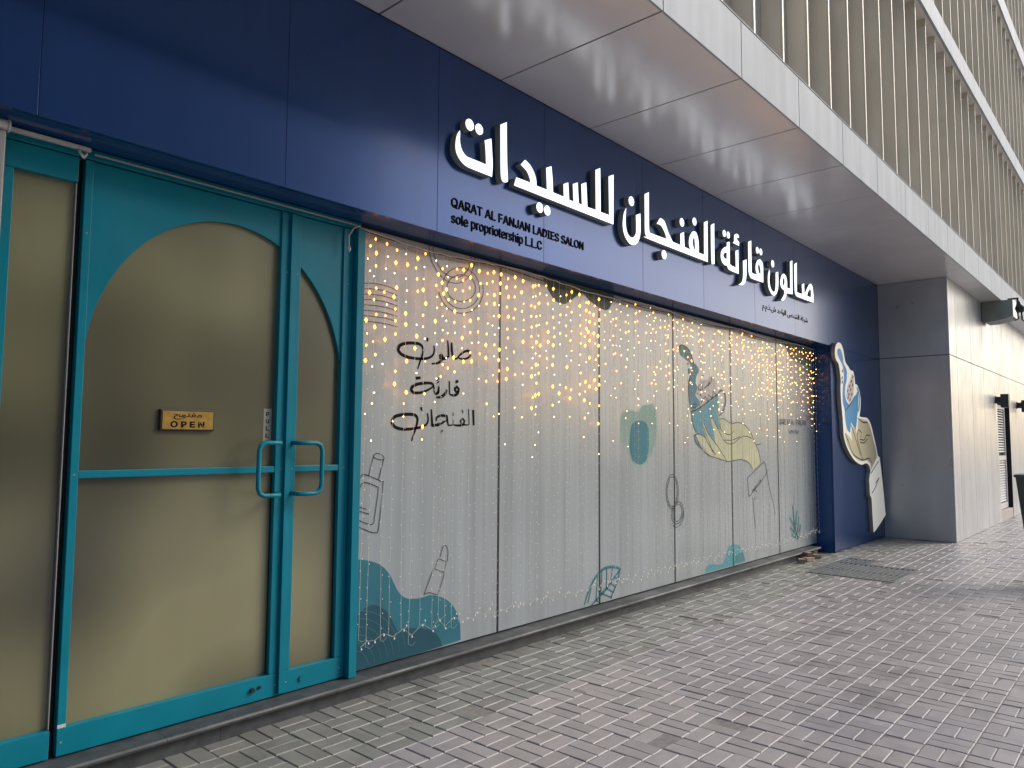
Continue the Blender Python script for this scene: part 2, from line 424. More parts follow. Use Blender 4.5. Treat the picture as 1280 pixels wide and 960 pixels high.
LETTER_DOTS = [(3.632,3.843,0.041),(3.729,3.842,0.039),(4.422,3.432,0.04),(4.516,3.431,0.039),(5.758,3.818,0.044),(6.347,3.429,0.044),(6.713,3.836,0.043),(6.982,3.906,
0.041),(7.682,3.931,0.038),(7.783,3.934,0.038),(8.573,3.916,0.039),(8.676,3.916,0.04),(9.034,3.835,0.044)]
CALLIGRAPHY = [(0.024,[(3.607,2.279),(3.614,2.243),(3.596,2.205),(3.543,2.18),(3.449,2.17),(3.356,2.175),(3.3,2.192),(3.277,2.216),(3.293,2.248),(3.343,2.268),(3.411,
2.277),(3.475,2.275),(3.506,2.247),(3.501,2.206),(3.478,2.15),(3.458,2.097)]),(0.034,[(3.537,2.317),(3.554,2.315)]),(0.024,[(3.589,2.146),(3.628,2.149),
(3.671,2.166),(3.695,2.196),(3.688,2.218),(3.67,2.21),(3.674,2.194),(3.714,2.193),(3.758,2.215),(3.753,2.271),(3.745,2.33)]),(0.024,[(3.785,2.32),(3.789,
2.26),(3.803,2.201)]),(0.02,[(3.803,2.201),(3.841,2.204),(3.873,2.235),(3.919,2.263),(3.959,2.274),(3.983,2.264),(3.98,2.235),(3.94,2.213),(3.874,2.207),
(3.854,2.224)]),(0.024,[(3.657,1.942),(3.626,1.927),(3.613,1.98),(3.594,2.002),(3.534,2.002),(3.452,1.988),(3.407,1.964),(3.402,1.941),(3.431,1.927),(3.5,
1.934),(3.571,1.96),(3.607,1.984)]),(0.026,[(3.442,2.03),(3.486,2.037)]),(0.024,[(3.626,1.927),(3.657,1.942),(3.662,1.988)]),(0.014,[(3.664,2.047),(3.645,
2.027),(3.665,2.021),(3.641,2.007)]),(0.024,[(3.743,1.969),(3.731,1.941),(3.688,1.911),(3.639,1.905)]),(0.024,[(3.767,2.031),(3.772,1.934),(3.814,1.927),
(3.852,1.943),(3.865,1.976),(3.845,1.994),(3.82,1.974),(3.839,1.956),(3.865,1.962)]),(0.026,[(3.829,2.028),(3.86,2.037)]),(0.024,[(3.557,1.789),(3.564,
1.736),(3.535,1.699),(3.459,1.68),(3.345,1.67),(3.268,1.682),(3.234,1.711),(3.25,1.749),(3.31,1.768),(3.388,1.775),(3.446,1.768),(3.464,1.738),(3.453,1.689),
(3.431,1.636),(3.412,1.588)]),(0.034,[(3.491,1.813),(3.506,1.818)]),(0.024,[(3.592,1.817),(3.599,1.754),(3.603,1.701),(3.637,1.703),(3.673,1.711),(3.71,
1.726),(3.747,1.74)]),(0.02,[(3.642,1.733),(3.648,1.76),(3.691,1.775),(3.747,1.772),(3.754,1.736),(3.763,1.704),(3.811,1.709),(3.813,1.746)]),(0.032,[(3.692,
1.664),(3.702,1.655)]),(0.028,[(3.804,1.788),(3.818,1.79)]),(0.02,[(3.814,1.709),(3.876,1.706),(3.922,1.716),(3.928,1.744),(3.908,1.758),(3.886,1.739),
(3.902,1.711),(3.981,1.713),(3.973,1.831)]),(0.028,[(3.9,1.811),(3.913,1.813)]),(0.024,[(4.02,1.827),(4.029,1.709)])]
LINE_ART = [(0.005,[(3.596,3.0),(3.588,3.0),(3.585,3.0),(3.584,3.0),(3.588,2.978),(3.595,2.951),(3.606,2.924),(3.62,2.9),(3.637,2.877),(3.657,2.857),(3.68,2.841),
(3.704,2.828),(3.73,2.818),(3.757,2.812),(3.784,2.81),(3.811,2.812),(3.838,2.818),(3.864,2.828),(3.888,2.841),(3.911,2.857),(3.931,2.877),(3.948,2.9),(3.962,
2.924),(3.973,2.951),(3.98,2.978),(3.984,3.0),(3.983,3.0),(3.98,3.0),(3.972,3.0)]),(0.005,[(3.558,3.0),(3.549,3.0),(3.545,3.0),(3.544,3.0),(3.549,2.97),
(3.557,2.937),(3.57,2.905),(3.587,2.875),(3.608,2.849),(3.632,2.825),(3.659,2.805),(3.688,2.789),(3.719,2.777),(3.751,2.77),(3.784,2.768),(3.817,2.77),
(3.849,2.777),(3.88,2.789),(3.909,2.805),(3.936,2.825),(3.96,2.849),(3.981,2.875),(3.998,2.905),(4.011,2.937),(4.019,2.97),(4.024,3.0),(4.023,3.0),(4.019,
3.0),(4.01,3.0)]),(0.005,[(4.074,2.796),(4.06,2.828),(4.038,2.856),(4.007,2.878),(3.97,2.893),(3.929,2.901),(3.885,2.901),(3.841,2.894),(3.799,2.878),(3.761,
2.856),(3.729,2.829),(3.705,2.797),(3.69,2.762),(3.684,2.727),(3.688,2.692),(3.702,2.66),(3.724,2.632),(3.755,2.61),(3.792,2.595),(3.833,2.587),(3.877,
2.587),(3.921,2.594),(3.963,2.61),(4.001,2.632),(4.033,2.659),(4.057,2.691),(4.072,2.726),(4.078,2.761),(4.074,2.796)]),(0.005,[(4.031,2.784),(4.021,2.805),
(4.005,2.822),(3.982,2.836),(3.954,2.845),(3.923,2.848),(3.889,2.847),(3.855,2.841),(3.822,2.829),(3.793,2.814),(3.767,2.795),(3.748,2.773),(3.735,2.75),
(3.729,2.726),(3.731,2.704),(3.741,2.683),(3.757,2.666),(3.78,2.652),(3.808,2.643),(3.839,2.64),(3.873,2.641),(3.907,2.647),(3.94,2.659),(3.969,2.674),
(3.995,2.693),(4.014,2.715),(4.027,2.738),(4.033,2.762),(4.031,2.784)]),(0.005,[(4.113,2.806),(4.117,2.785),(4.118,2.764),(4.116,2.742),(4.111,2.72),(4.103,
2.699),(4.093,2.678),(4.08,2.658),(4.064,2.639),(4.046,2.622),(4.026,2.606),(4.004,2.591),(3.981,2.579),(3.956,2.569),(3.93,2.56),(3.904,2.555),(3.877,
2.551),(3.851,2.55),(3.825,2.552),(3.799,2.556),(3.775,2.562),(3.752,2.57),(3.73,2.581),(3.711,2.594),(3.693,2.608),(3.678,2.625),(3.666,2.643),(3.656,
2.662),(3.649,2.682)]),(0.004,[(2.943,2.621),(3.041,2.643),(3.156,2.645),(3.261,2.629)]),(0.004,[(2.944,2.587),(3.042,2.605),(3.157,2.608),(3.262,2.592)]),
(0.004,[(2.945,2.552),(3.043,2.568),(3.158,2.57),(3.263,2.556)]),(0.004,[(2.945,2.518),(3.044,2.531),(3.159,2.533),(3.264,2.52)]),(0.004,[(2.946,2.483),
(3.045,2.494),(3.16,2.496),(3.265,2.484)]),(0.004,[(2.947,2.448),(3.045,2.456),(3.161,2.458),(3.266,2.447)]),(0.004,[(2.948,2.414),(3.046,2.419),(3.161,
2.421),(3.267,2.411)]),(0.004,[(2.949,2.379),(3.047,2.382),(3.162,2.384),(3.267,2.375)]),(0.005,[(3.086,1.492),(3.046,1.358)]),(0.005,[(3.172,1.47),(3.13,
1.333)]),(0.005,[(3.086,1.492),(3.108,1.506),(3.148,1.499),(3.174,1.477),(3.167,1.463),(3.127,1.465),(3.091,1.478),(3.086,1.492)]),(0.005,[(2.937,1.276),
(2.988,1.36),(3.02,1.368),(3.153,1.319),(3.167,1.292),(3.138,1.012),(3.112,0.985),(3.073,0.992),(2.939,1.046)]),(0.005,[(2.949,1.233),(2.995,1.308),(3.032,
1.315),(3.114,1.286),(3.128,1.259),(3.098,1.051),(3.067,1.041),(2.942,1.088)]),(0.005,[(2.972,1.163),(3.036,1.142)]),(0.005,[(2.958,1.138),(3.059,1.109)]),
(0.005,[(3.697,0.758),(3.727,0.831),(3.755,0.837),(3.775,0.797),(3.771,0.721)]),(0.005,[(3.684,0.75),(3.763,0.718),(3.738,0.644),(3.646,0.685),(3.684,0.75)]),
(0.005,[(3.634,0.681),(3.549,0.517),(3.599,0.524),(3.681,0.494),(3.746,0.643)]),(0.008,[(7.132,1.069),(7.129,1.103),(7.122,1.136),(7.109,1.166),(7.092,
1.19),(7.073,1.209),(7.05,1.22),(7.027,1.224),(7.004,1.22),(6.981,1.209),(6.962,1.19),(6.945,1.166),(6.932,1.136),(6.925,1.103),(6.922,1.069),(6.925,1.035),
(6.932,1.002),(6.945,0.972),(6.962,0.948),(6.981,0.929),(7.004,0.918),(7.027,0.914),(7.05,0.918),(7.073,0.929),(7.092,0.948),(7.109,0.972),(7.122,1.002),
(7.129,1.035),(7.132,1.069)]),(0.008,[(7.157,1.069),(7.154,1.109),(7.144,1.147),(7.129,1.181),(7.108,1.21),(7.083,1.231),(7.056,1.244),(7.027,1.249),(6.998,
1.244),(6.971,1.231),(6.946,1.21),(6.925,1.181),(6.91,1.147),(6.9,1.109),(6.897,1.069),(6.9,1.029),(6.91,0.991),(6.925,0.957),(6.946,0.928),(6.971,0.907),
(6.998,0.894),(7.027,0.889),(7.056,0.894),(7.083,0.907),(7.108,0.928),(7.129,0.957),(7.144,0.991),(7.154,1.029),(7.157,1.069)]),(0.008,[(7.224,0.882),(7.213,
0.898),(7.199,0.912),(7.181,0.921),(7.161,0.927),(7.14,0.928),(7.118,0.925),(7.097,0.917),(7.078,0.906),(7.061,0.891),(7.048,0.874),(7.04,0.855),(7.036,
0.835),(7.037,0.816),(7.042,0.798),(7.053,0.782),(7.067,0.768),(7.085,0.759),(7.105,0.753),(7.126,0.752),(7.148,0.755),(7.169,0.763),(7.188,0.774),(7.205,
0.789),(7.218,0.806),(7.226,0.825),(7.23,0.845),(7.229,0.864),(7.224,0.882)]),(0.008,[(7.251,0.895),(7.237,0.916),(7.219,0.933),(7.196,0.945),(7.17,0.953),
(7.142,0.954),(7.114,0.95),(7.086,0.94),(7.061,0.925),(7.04,0.906),(7.023,0.884),(7.012,0.859),(7.007,0.834),(7.008,0.809),(7.015,0.785),(7.029,0.764),
(7.047,0.747),(7.07,0.735),(7.096,0.727),(7.124,0.726),(7.152,0.73),(7.18,0.74),(7.205,0.755),(7.226,0.774),(7.243,0.796),(7.254,0.821),(7.259,0.846),(7.258,
0.871),(7.251,0.895)]),(0.008,[(7.03,0.719),(7.039,0.712),(7.049,0.706),(7.059,0.701),(7.07,0.697),(7.082,0.694),(7.094,0.691),(7.106,0.69),(7.118,0.69),
(7.131,0.691),(7.144,0.693),(7.156,0.696),(7.169,0.7),(7.181,0.705),(7.192,0.711),(7.204,0.718),(7.214,0.726),(7.224,0.734),(7.233,0.743),(7.241,0.753),
(7.248,0.763),(7.255,0.773),(7.26,0.784),(7.264,0.795),(7.267,0.806),(7.268,0.817),(7.269,0.828),(7.268,0.839),(7.266,0.85)]),(0.009,[(7.548,1.673),(7.678,
1.531),(7.858,1.445),(8.12,1.399),(8.355,1.364),(8.687,1.382),(8.858,1.361),(8.988,1.312),(9.053,1.244)]),(0.009,[(8.155,1.864),(8.273,1.868),(8.452,1.818),
(8.64,1.835),(8.832,1.807),(9.005,1.726),(9.091,1.622),(9.224,1.508),(9.309,1.334)]),(0.009,[(8.152,1.794),(8.209,1.724),(8.407,1.682),(8.532,1.729)]),
(0.009,[(8.245,1.618),(8.363,1.574),(8.526,1.583),(8.697,1.648),(8.87,1.668),(9.047,1.641)]),(0.009,[(8.264,1.618),(8.486,1.619),(8.697,1.666)]),(0.009,
[(7.704,1.802),(7.809,1.685),(7.952,1.496),(8.045,1.443)]),(0.009,[(7.758,1.803),(7.864,1.685),(8.087,1.548),(8.316,1.378)]),(0.009,[(7.974,1.869),(8.093,
1.758),(8.245,1.618)]),(0.009,[(7.548,1.673),(7.629,1.683),(7.79,1.642),(7.843,1.582),(8.045,1.443)]),(0.009,[(8.893,1.15),(9.404,1.342),(9.472,1.267),
(9.444,1.17),(8.972,0.933),(8.92,0.951),(8.893,1.15)]),(0.009,[(9.019,0.977),(9.299,1.117),(9.25,1.058),(9.019,0.977)]),(0.009,[(9.038,0.902),(9.074,0.7),
(9.098,0.505)]),(0.009,[(9.472,1.257),(9.557,1.011),(9.715,0.728),(9.736,0.648)]),(0.009,[(9.171,1.556),(9.32,1.575)]),(0.009,[(9.11,0.998),(9.176,0.957)]),
(0.009,[(9.082,0.868),(9.16,0.901)]),(0.016,[(7.46,1.921),(7.691,1.988),(7.951,2.094),(8.113,2.154)]),(0.012,[(7.631,2.172),(7.661,2.234),(7.741,2.243),
(7.732,2.195),(7.66,2.177)]),(0.012,[(7.769,2.206),(7.881,2.255),(7.9,2.291)]),(0.012,[(7.862,2.237),(7.965,2.304),(7.958,2.348)]),(0.012,[(7.692,2.039),
(7.803,2.113),(7.857,2.064),(7.877,2.134),(7.97,2.104),(7.992,2.192),(8.067,2.143)]),(0.012,[(7.496,1.989),(7.555,1.966),(7.585,2.018),(7.514,2.015)]),
(0.007,[(7.46,1.921),(7.418,2.044),(7.409,2.227),(7.453,2.33),(7.489,2.4)]),(0.007,[(7.189,2.614),(7.24,2.652),(7.34,2.646),(7.442,2.606),(7.509,2.519),
(7.543,2.454)]),(0.008,[(7.46,1.921),(7.492,1.797),(7.576,1.699)])]
FILLS = [('blob',[(2.918,0.828),(3.056,0.809),(3.167,0.765),(3.248,0.685),(3.32,0.569),(3.403,0.512),(3.525,0.499),(3.624,0.502),(3.754,0.458),(3.849,0.377),(3.905,
0.272),(3.916,0.136),(3.557,0.118),(3.228,0.108),(2.928,0.108)]),('blob_dark',[(2.923,0.427),(2.97,0.46),(3.043,0.507),(3.129,0.514),(3.219,0.461),(3.278,
0.373),(3.326,0.294),(3.384,0.31),(3.48,0.301),(3.629,0.256),(3.707,0.186),(3.729,0.129),(3.319,0.107),(2.928,0.115)]),('scallop',[(4.845,3.011),(4.928,
2.894),(5.034,2.814),(5.163,2.806),(5.281,2.868),(5.386,2.93),(5.448,2.943),(5.542,2.888),(5.785,2.837),(5.887,2.89),(5.946,3.004),(5.638,3.006),(5.386,
3.013),(5.119,3.017)]),('oval_pale',[(6.049,1.839),(6.162,1.905),(6.351,1.888),(6.457,1.956),(6.659,1.98),(6.721,1.859),(6.718,1.652),(6.62,1.489),(6.48,
1.362),(6.301,1.366),(6.158,1.492),(6.047,1.624)]),('oval',[(6.217,1.687),(6.247,1.766),(6.35,1.8),(6.486,1.795),(6.562,1.732),(6.559,1.53),(6.511,1.409),
(6.39,1.364),(6.258,1.406),(6.202,1.531)]),('cup',[(7.46,1.921),(7.691,1.988),(7.951,2.094),(8.113,2.154),(8.141,2.041),(8.116,1.881),(8.152,1.794),(8.09,
1.653),(8.049,1.565),(7.956,1.634),(7.79,1.65),(7.576,1.699),(7.492,1.797)]),('splash',[(7.189,2.614),(7.24,2.652),(7.34,2.646),(7.442,2.606),(7.509,2.519),
(7.543,2.454),(7.631,2.444),(7.665,2.396),(7.592,2.323),(7.573,2.254),(7.625,2.206),(7.559,2.118),(7.656,2.055),(7.68,2.005),(7.478,1.937),(7.418,2.044),
(7.409,2.227),(7.453,2.33),(7.489,2.4),(7.439,2.463),(7.337,2.504),(7.237,2.537)]),('froth',[(7.559,2.118),(7.625,2.206),(7.698,2.278),(7.845,2.305),(7.978,
2.366),(8.053,2.319),(8.115,2.199),(8.113,2.154),(7.951,2.094),(7.691,1.992),(7.656,2.055)]),('hand',[(8.155,1.864),(8.273,1.868),(8.452,1.818),(8.64,1.835),
(8.832,1.807),(9.005,1.726),(9.091,1.622),(9.224,1.508),(9.3,1.334),(9.03,1.23),(8.966,1.316),(8.836,1.365),(8.665,1.384),(8.436,1.362),(8.198,1.389),(7.95,
1.419),(7.75,1.531),(7.61,1.615),(7.548,1.673),(7.682,1.675),(7.808,1.642),(7.756,1.718),(7.704,1.802),(7.758,1.803),(7.864,1.685),(7.993,1.617),(8.048,
1.548),(7.996,1.704),(7.936,1.85),(7.974,1.869),(8.093,1.758),(8.15,1.732),(8.172,1.794)]),('blob_small',[(7.73,0.132),(7.768,0.193),(7.896,0.211),(8.12,
0.179),(8.238,0.231),(8.32,0.343),(8.442,0.38),(8.585,0.361),(8.708,0.285),(8.797,0.158),(8.796,0.137)]),('blob_small_dark',[(8.495,0.147),(8.539,0.232),
(8.644,0.256),(8.728,0.265),(8.792,0.146)]),('corner',[(10.143,2.988),(10.246,2.904),(10.404,2.791),(10.742,2.734),(11.039,2.736),(11.151,2.566),(11.241,
2.527),(11.306,3.03)])]
TEAL_STROKES = [(0.026,[(5.451,0.142),(5.524,0.263),(5.625,0.365),(5.763,0.425),(5.924,0.421),(6.026,0.389),(5.977,0.278),(5.868,0.139)]),(0.026,[(5.557,0.125),(5.762,
0.219),(6.026,0.383)]),(0.014,[(5.507,0.152),(5.557,0.278)]),(0.014,[(5.631,0.161),(5.659,0.38)]),(0.014,[(5.71,0.198),(5.728,0.414)]),(0.014,[(5.797,0.24),
(5.805,0.424)]),(0.014,[(5.869,0.273),(5.898,0.421)]),(0.014,[(5.631,0.155),(5.692,0.132)]),(0.014,[(5.727,0.205),(5.886,0.142)]),(0.014,[(5.797,0.24),
(5.922,0.186)]),(0.014,[(5.869,0.277),(5.948,0.232)]),(0.014,[(5.941,0.327),(5.985,0.297)]),(0.05,[(10.507,0.252),(10.407,0.437),(10.352,0.719)]),(0.05,
[(10.508,0.263),(10.291,0.323)]),(0.05,[(10.482,0.306),(10.243,0.43)]),(0.05,[(10.432,0.393),(10.234,0.563)]),(0.05,[(10.536,0.26),(10.631,0.439)]),(0.05,
[(10.513,0.345),(10.564,0.549)]),(0.05,[(10.445,0.433),(10.491,0.637)]),(0.034,[(8.113,2.154),(8.205,2.207),(8.303,2.173),(8.319,2.066),(8.236,1.956),(8.136,
1.899)]),(0.03,[(7.523,1.673),(7.546,1.615)]),(0.03,[(7.546,1.615),(7.591,1.565)]),(0.03,[(7.591,1.573),(7.678,1.523)])]
DROPS = [(7.426,2.378,0.028,0.034),(7.578,2.457,0.025,0.017),(7.397,2.454,0.021,0.014),(7.459,2.288,0.02,0.037),(7.747,2.347,0.015,0.01),(7.612,2.137,0.018,0.012),
(7.683,2.124,0.018,0.015)]
HAND_SIGN = {'outline': [(11.43,3.086),(11.56,3.073),(11.659,2.976),(11.727,2.822),(11.858,2.762),(11.954,2.715),(12.094,2.707),(12.143,2.62),(12.173,2.503),(12.259,
2.503),(12.368,2.413),(12.427,2.287),(12.402,2.138),(12.342,2.007),(12.508,1.999),(12.75,1.991),(12.927,1.891),(13.039,1.74),(13.179,1.53),(13.253,1.389),
(13.349,1.359),(13.426,1.135),(13.521,0.762),(13.587,0.428),(13.56,0.372),(12.967,0.168),(12.906,0.195),(12.87,0.458),(12.85,0.702),(12.775,0.761),(12.761,
0.929),(12.758,1.022),(12.845,1.15),(12.76,1.236),(12.611,1.271),(12.37,1.253),(12.032,1.331),(11.743,1.493),(11.595,1.65),(11.563,1.754),(11.538,1.967),
(11.49,2.209),(11.48,2.417),(11.501,2.541),(11.429,2.754),(11.306,2.822),(11.274,2.94),(11.322,3.031)],'splash': [(11.368,2.966),(11.449,3.0),(11.552,2.975),
(11.624,2.885),(11.644,2.798),(11.746,2.726),(11.795,2.667),(11.768,2.541),(11.695,2.447),(11.674,2.323),(11.741,2.22),(11.863,2.172),(11.638,2.084),(11.559,
2.212),(11.576,2.423),(11.642,2.585),(11.602,2.741),(11.487,2.82),(11.388,2.89)],'cup': [(11.637,2.071),(12.127,2.313),(12.261,2.389),(12.309,2.41),(12.306,
2.244),(12.226,2.004),(12.174,1.876),(12.072,1.694),(12.017,1.837),(11.923,1.906),(11.854,1.745),(11.722,1.796),(11.653,1.935)],'froth': [(11.781,2.435),
(11.923,2.551),(12.034,2.674),(12.104,2.562),(12.076,2.379),(12.011,2.277),(11.859,2.189),(11.725,2.29)],'hand': [(12.279,1.978),(12.736,1.943),(12.91,
1.809),(13.05,1.62),(13.137,1.525),(13.198,1.361),(12.858,1.157),(12.807,1.272),(12.615,1.317),(12.317,1.309),(11.982,1.394),(11.721,1.563),(11.626,1.703),
(11.682,1.738),(11.813,1.687),(11.945,1.617),(11.913,1.759),(12.023,1.867),(12.21,1.726),(12.25,1.854)],'handle': [(12.256,2.462),(12.351,2.357),(12.363,
2.229),(12.279,2.079)],'lines': [[(11.638,2.075),(11.89,2.173),(12.128,2.318)],[(12.27,1.978),(12.5,1.919),(12.743,1.925)],[(12.254,1.804),(12.425,1.752),
(12.359,1.678)],[(12.327,1.65),(12.534,1.642),(12.662,1.717),(12.847,1.71)],[(12.323,1.605),(12.53,1.596),(12.718,1.662)],[(11.729,1.651),(11.984,1.421),
(12.436,1.325),(12.74,1.348),(12.889,1.28)],[(11.911,1.865),(12.117,1.653),(12.325,1.399)],[(12.245,1.799),(12.203,1.654),(12.436,1.325)],[(12.84,1.103),
(13.276,1.293)],[(12.871,0.784),(13.071,0.879),(13.281,1.023),(13.077,0.935)],[(11.629,1.738),(11.727,1.633)]],'specks': [(11.798,2.382),(11.887,2.459),
(11.977,2.536),(12.04,2.486),(11.938,2.408),(11.849,2.331),(11.988,2.339),(11.897,2.253),(11.8,2.276),(11.58,2.669),(11.555,2.562),(11.55,2.5),(12.069,
2.615)]}

# ------------------------------------------------------------------ ground and paving
q = MB(); q.v = [(-150, -150, -.07), (150, -150, -.07), (150, 150, -.07), (-150, 150, -.07)]; q.f = [(0, 1, 2, 3)]
tag(q.build('ground', M['ground']), kind='structure')
pavement = tag(B('pavement', 'sand', None, (-2, 26, -4.6, .22, -.05, -.006)), kind='structure')

CELL, OX, OY = .2005, 2.72, -.043
def paver_verts(lx, ly, cx, cy, dz, tx, ty, rz):
    ch, v = .0042, []
    for zz, s in ((-.04, 0), (-.0042, 0), (0, ch)):
        for sx, sy in ((-1, -1), (1, -1), (1, 1), (-1, 1)):
            x, y = sx*(lx/2-s), sy*(ly/2-s)
            X = x*math.cos(rz)-y*math.sin(rz); Y = x*math.sin(rz)+y*math.cos(rz)
            v.append((cx+X, cy+Y, zz+dz+x*tx+y*ty))
    return v
PF = [(0, 1, 5, 4), (1, 2, 6, 5), (2, 3, 7, 6), (3, 0, 4, 7), (4, 5, 9, 8), (5, 6, 10, 9), (6, 7, 11, 10), (7, 4, 8, 11), (8, 9, 10, 11)]
slots = []
grates_area = lambda x, y: (9.35 < x < 10.46 and -1.27 < y < -.24) or (10.40 < x < 10.9 and -.70 < y < -.24)
for i in range(-16, 112):
    for j in range(-2, 22):
        x0 = OX+i*CELL; y1 = OY-j*CELL
        for h in range(2):
            if (i+j) % 2 == 0: cx, cy, ori = x0+(h+.5)*CELL/2, y1-CELL/2, 1
            else: cx, cy, ori = x0+CELL/2, y1-(h+.5)*CELL/2, 0
            if cy > .14 or grates_area(cx, cy) or (cx > 13.7 and cy > -1.0) or (cx > 11.2 and cy > .02): continue
            slots.append((cx, cy, ori))
def cam_d2(s):
    d = Vector((s[0], s[1]+3.7, -1.6)); f = d.dot(fwd)
    u, w = d.dot(rt)/max(f, .01)*cam_d.lens/36, d.dot(up)/max(f, .01)*cam_d.lens/36
    vis = f > .2 and abs(u) < .505 and abs(w) < .38
    return (0 if vis else 1, d.length)
slots.sort(key=cam_d2)
unit = bpy.data.meshes.new('paver')
unit.from_pydata(paver_verts(.1965, .0955, 0, 0, 0, 0, 0, 0), [], PF); unit.materials.append(M['paver'])
mass = MB()
for n, (cx, cy, ori) in enumerate(slots):
    dz = random.uniform(-.0022, .0018); tx, ty = random.gauss(0, .006), random.gauss(0, .010)
    rz = random.gauss(0, .006)
    if random.random() < .02: dz -= .006
    if n < 295:
        o = bpy.data.objects.new('paver', unit); COL.objects.link(o); o.parent = pavement
        o.location = (cx, cy, dz); o.rotation_euler = (ty, -tx, rz+(math.pi/2 if ori else 0))
    else:
        b = len(mass.v)
        lx, ly = (.0955, .1965) if ori else (.1965, .0955)
        mass.v += paver_verts(lx, ly, cx, cy, dz, tx, ty, rz)
        mass.f += [tuple(b+k for k in f) for f in PF]
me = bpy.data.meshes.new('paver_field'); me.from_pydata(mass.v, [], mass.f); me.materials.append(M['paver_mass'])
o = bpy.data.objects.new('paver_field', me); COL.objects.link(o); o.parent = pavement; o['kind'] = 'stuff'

# ------------------------------------------------------------------ building body
b = thing('building_wall', 'plain dark wall of the building seen only behind the metal fins over the canopy, plus an unseen added pier', 'building wall')
B('wall', 'back', b, (-3, 30, .62, 1.2, -.05, 4.36), (-3, 30, -.78, 1.2, 4.36, 15), (-3, -1.25, -1.06, .6, 0, 4.33))  # last box: unseen pier added left of the doors to shade them
B('rain_screen', 'fin', b, (-2, 30, -1.15, -.785, 4.80, 7.675), (-2, 30, -1.15, -.785, 8.03, 10.915), (-2, 30, -1.15, -.785, 11.34, 14.49))

# ------------------------------------------------------------------ blue cladding
blue = thing('blue_cladding', 'dark blue panel cladding above the doors and window and down the pier', 'cladding')
xs = [-1.24, -.25, .985, 2.216, 3.385, 4.547, 6.05, 7.29, 8.61, 9.9, 11.198, 13.745]
for a_, b_ in zip(xs, xs[1:]):
    B('cladding_panel', 'blue', blue, (a_+.0012, b_-.0012, 0, .03, 3.025, 4.334), bevel=.0015)
B('backing', 'joint', blue, (-1.24, 13.74, .034, .5, 3.06, 4.33))
B('head_soffit', 'blue_matt', blue, (-1.24, 11.256, .031, .40, 3.0255, 3.05))
pier = (11.256, 12.47, 13.745)
for a_, b_ in zip(pier, pier[1:]):
    B('pier_panel', 'blue', blue, (a_+.002, b_-.002, 0, .03, .004, 3.0215), bevel=.0015)
B('pier_return', 'blue_matt', blue, (11.256, 11.29, .0305, .36, .004, 3.025))
B('pier_core', 'joint', blue, (11.30, 13.74, .034, .5, 0, 3.02))

# ------------------------------------------------------------------ stone step
step = thing('stone_step', 'low dark granite step running under the doors and the window', 'step')
se = [-1.24, .35, 1.72, 2.99, 4.42, 5.86, 7.35, 8.8, 10.05, 10.98]
for i, (a_, b_) in enumerate(zip(se, se[1:])):
    q = MB(); q.prism_x([(.112, .078), (.101, .086), (.100, .097), (.108, .107), (.30, .111), (.60, .111), (.60, .078)], a_+.001, b_-.001)
    q.build('tread_slab', M['stone'], step)
    B('riser_slab', 'stone', step, (a_+.3, min(b_+.3, 10.72)-.002, .14, .17, -.02, .077))
B('core', 'joint', step, (-1.24, 10.6, .172, .6, -.02, .076))
B('end_block', 'stone', step, (10.8, 10.97, .15, .3, -.02, .077))

# ------------------------------------------------------------------ doors
def arch_pts(x0, x1, cx=2.05, cz=1.92, rx=.757, rz=.90):
    r = []
    for k in range(41):
        x = x0+(x1-x0)*k/40
        u = max(-1, min(1, (x-cx)/rx)); r.append((x, cz+rz*math.sqrt(1-u*u)))
    return r

frame = thing('door_frame', 'teal metal frame around the frosted entrance doors', 'door frame')
B('header', 'teal', frame, (-1.24, 2.93, .235, .33, 2.972, 3.022), bevel=.003)
B('jamb', 'teal', frame, (2.872, 2.930, .19, .33, .112, 2.970), bevel=.003)
B('jamb', 'joint', frame, (1.236, 1.262, .285, .36, .112, 2.971))
B('stop', 'joint', frame, (1.263, 2.87, .325, .345, .112, 2.97))
q = MB(); q.tube([(2.872, .205, 2.99), (1.29, .205, 2.99)], .006, 6).build('track_rod', M['grey_plastic'], frame)

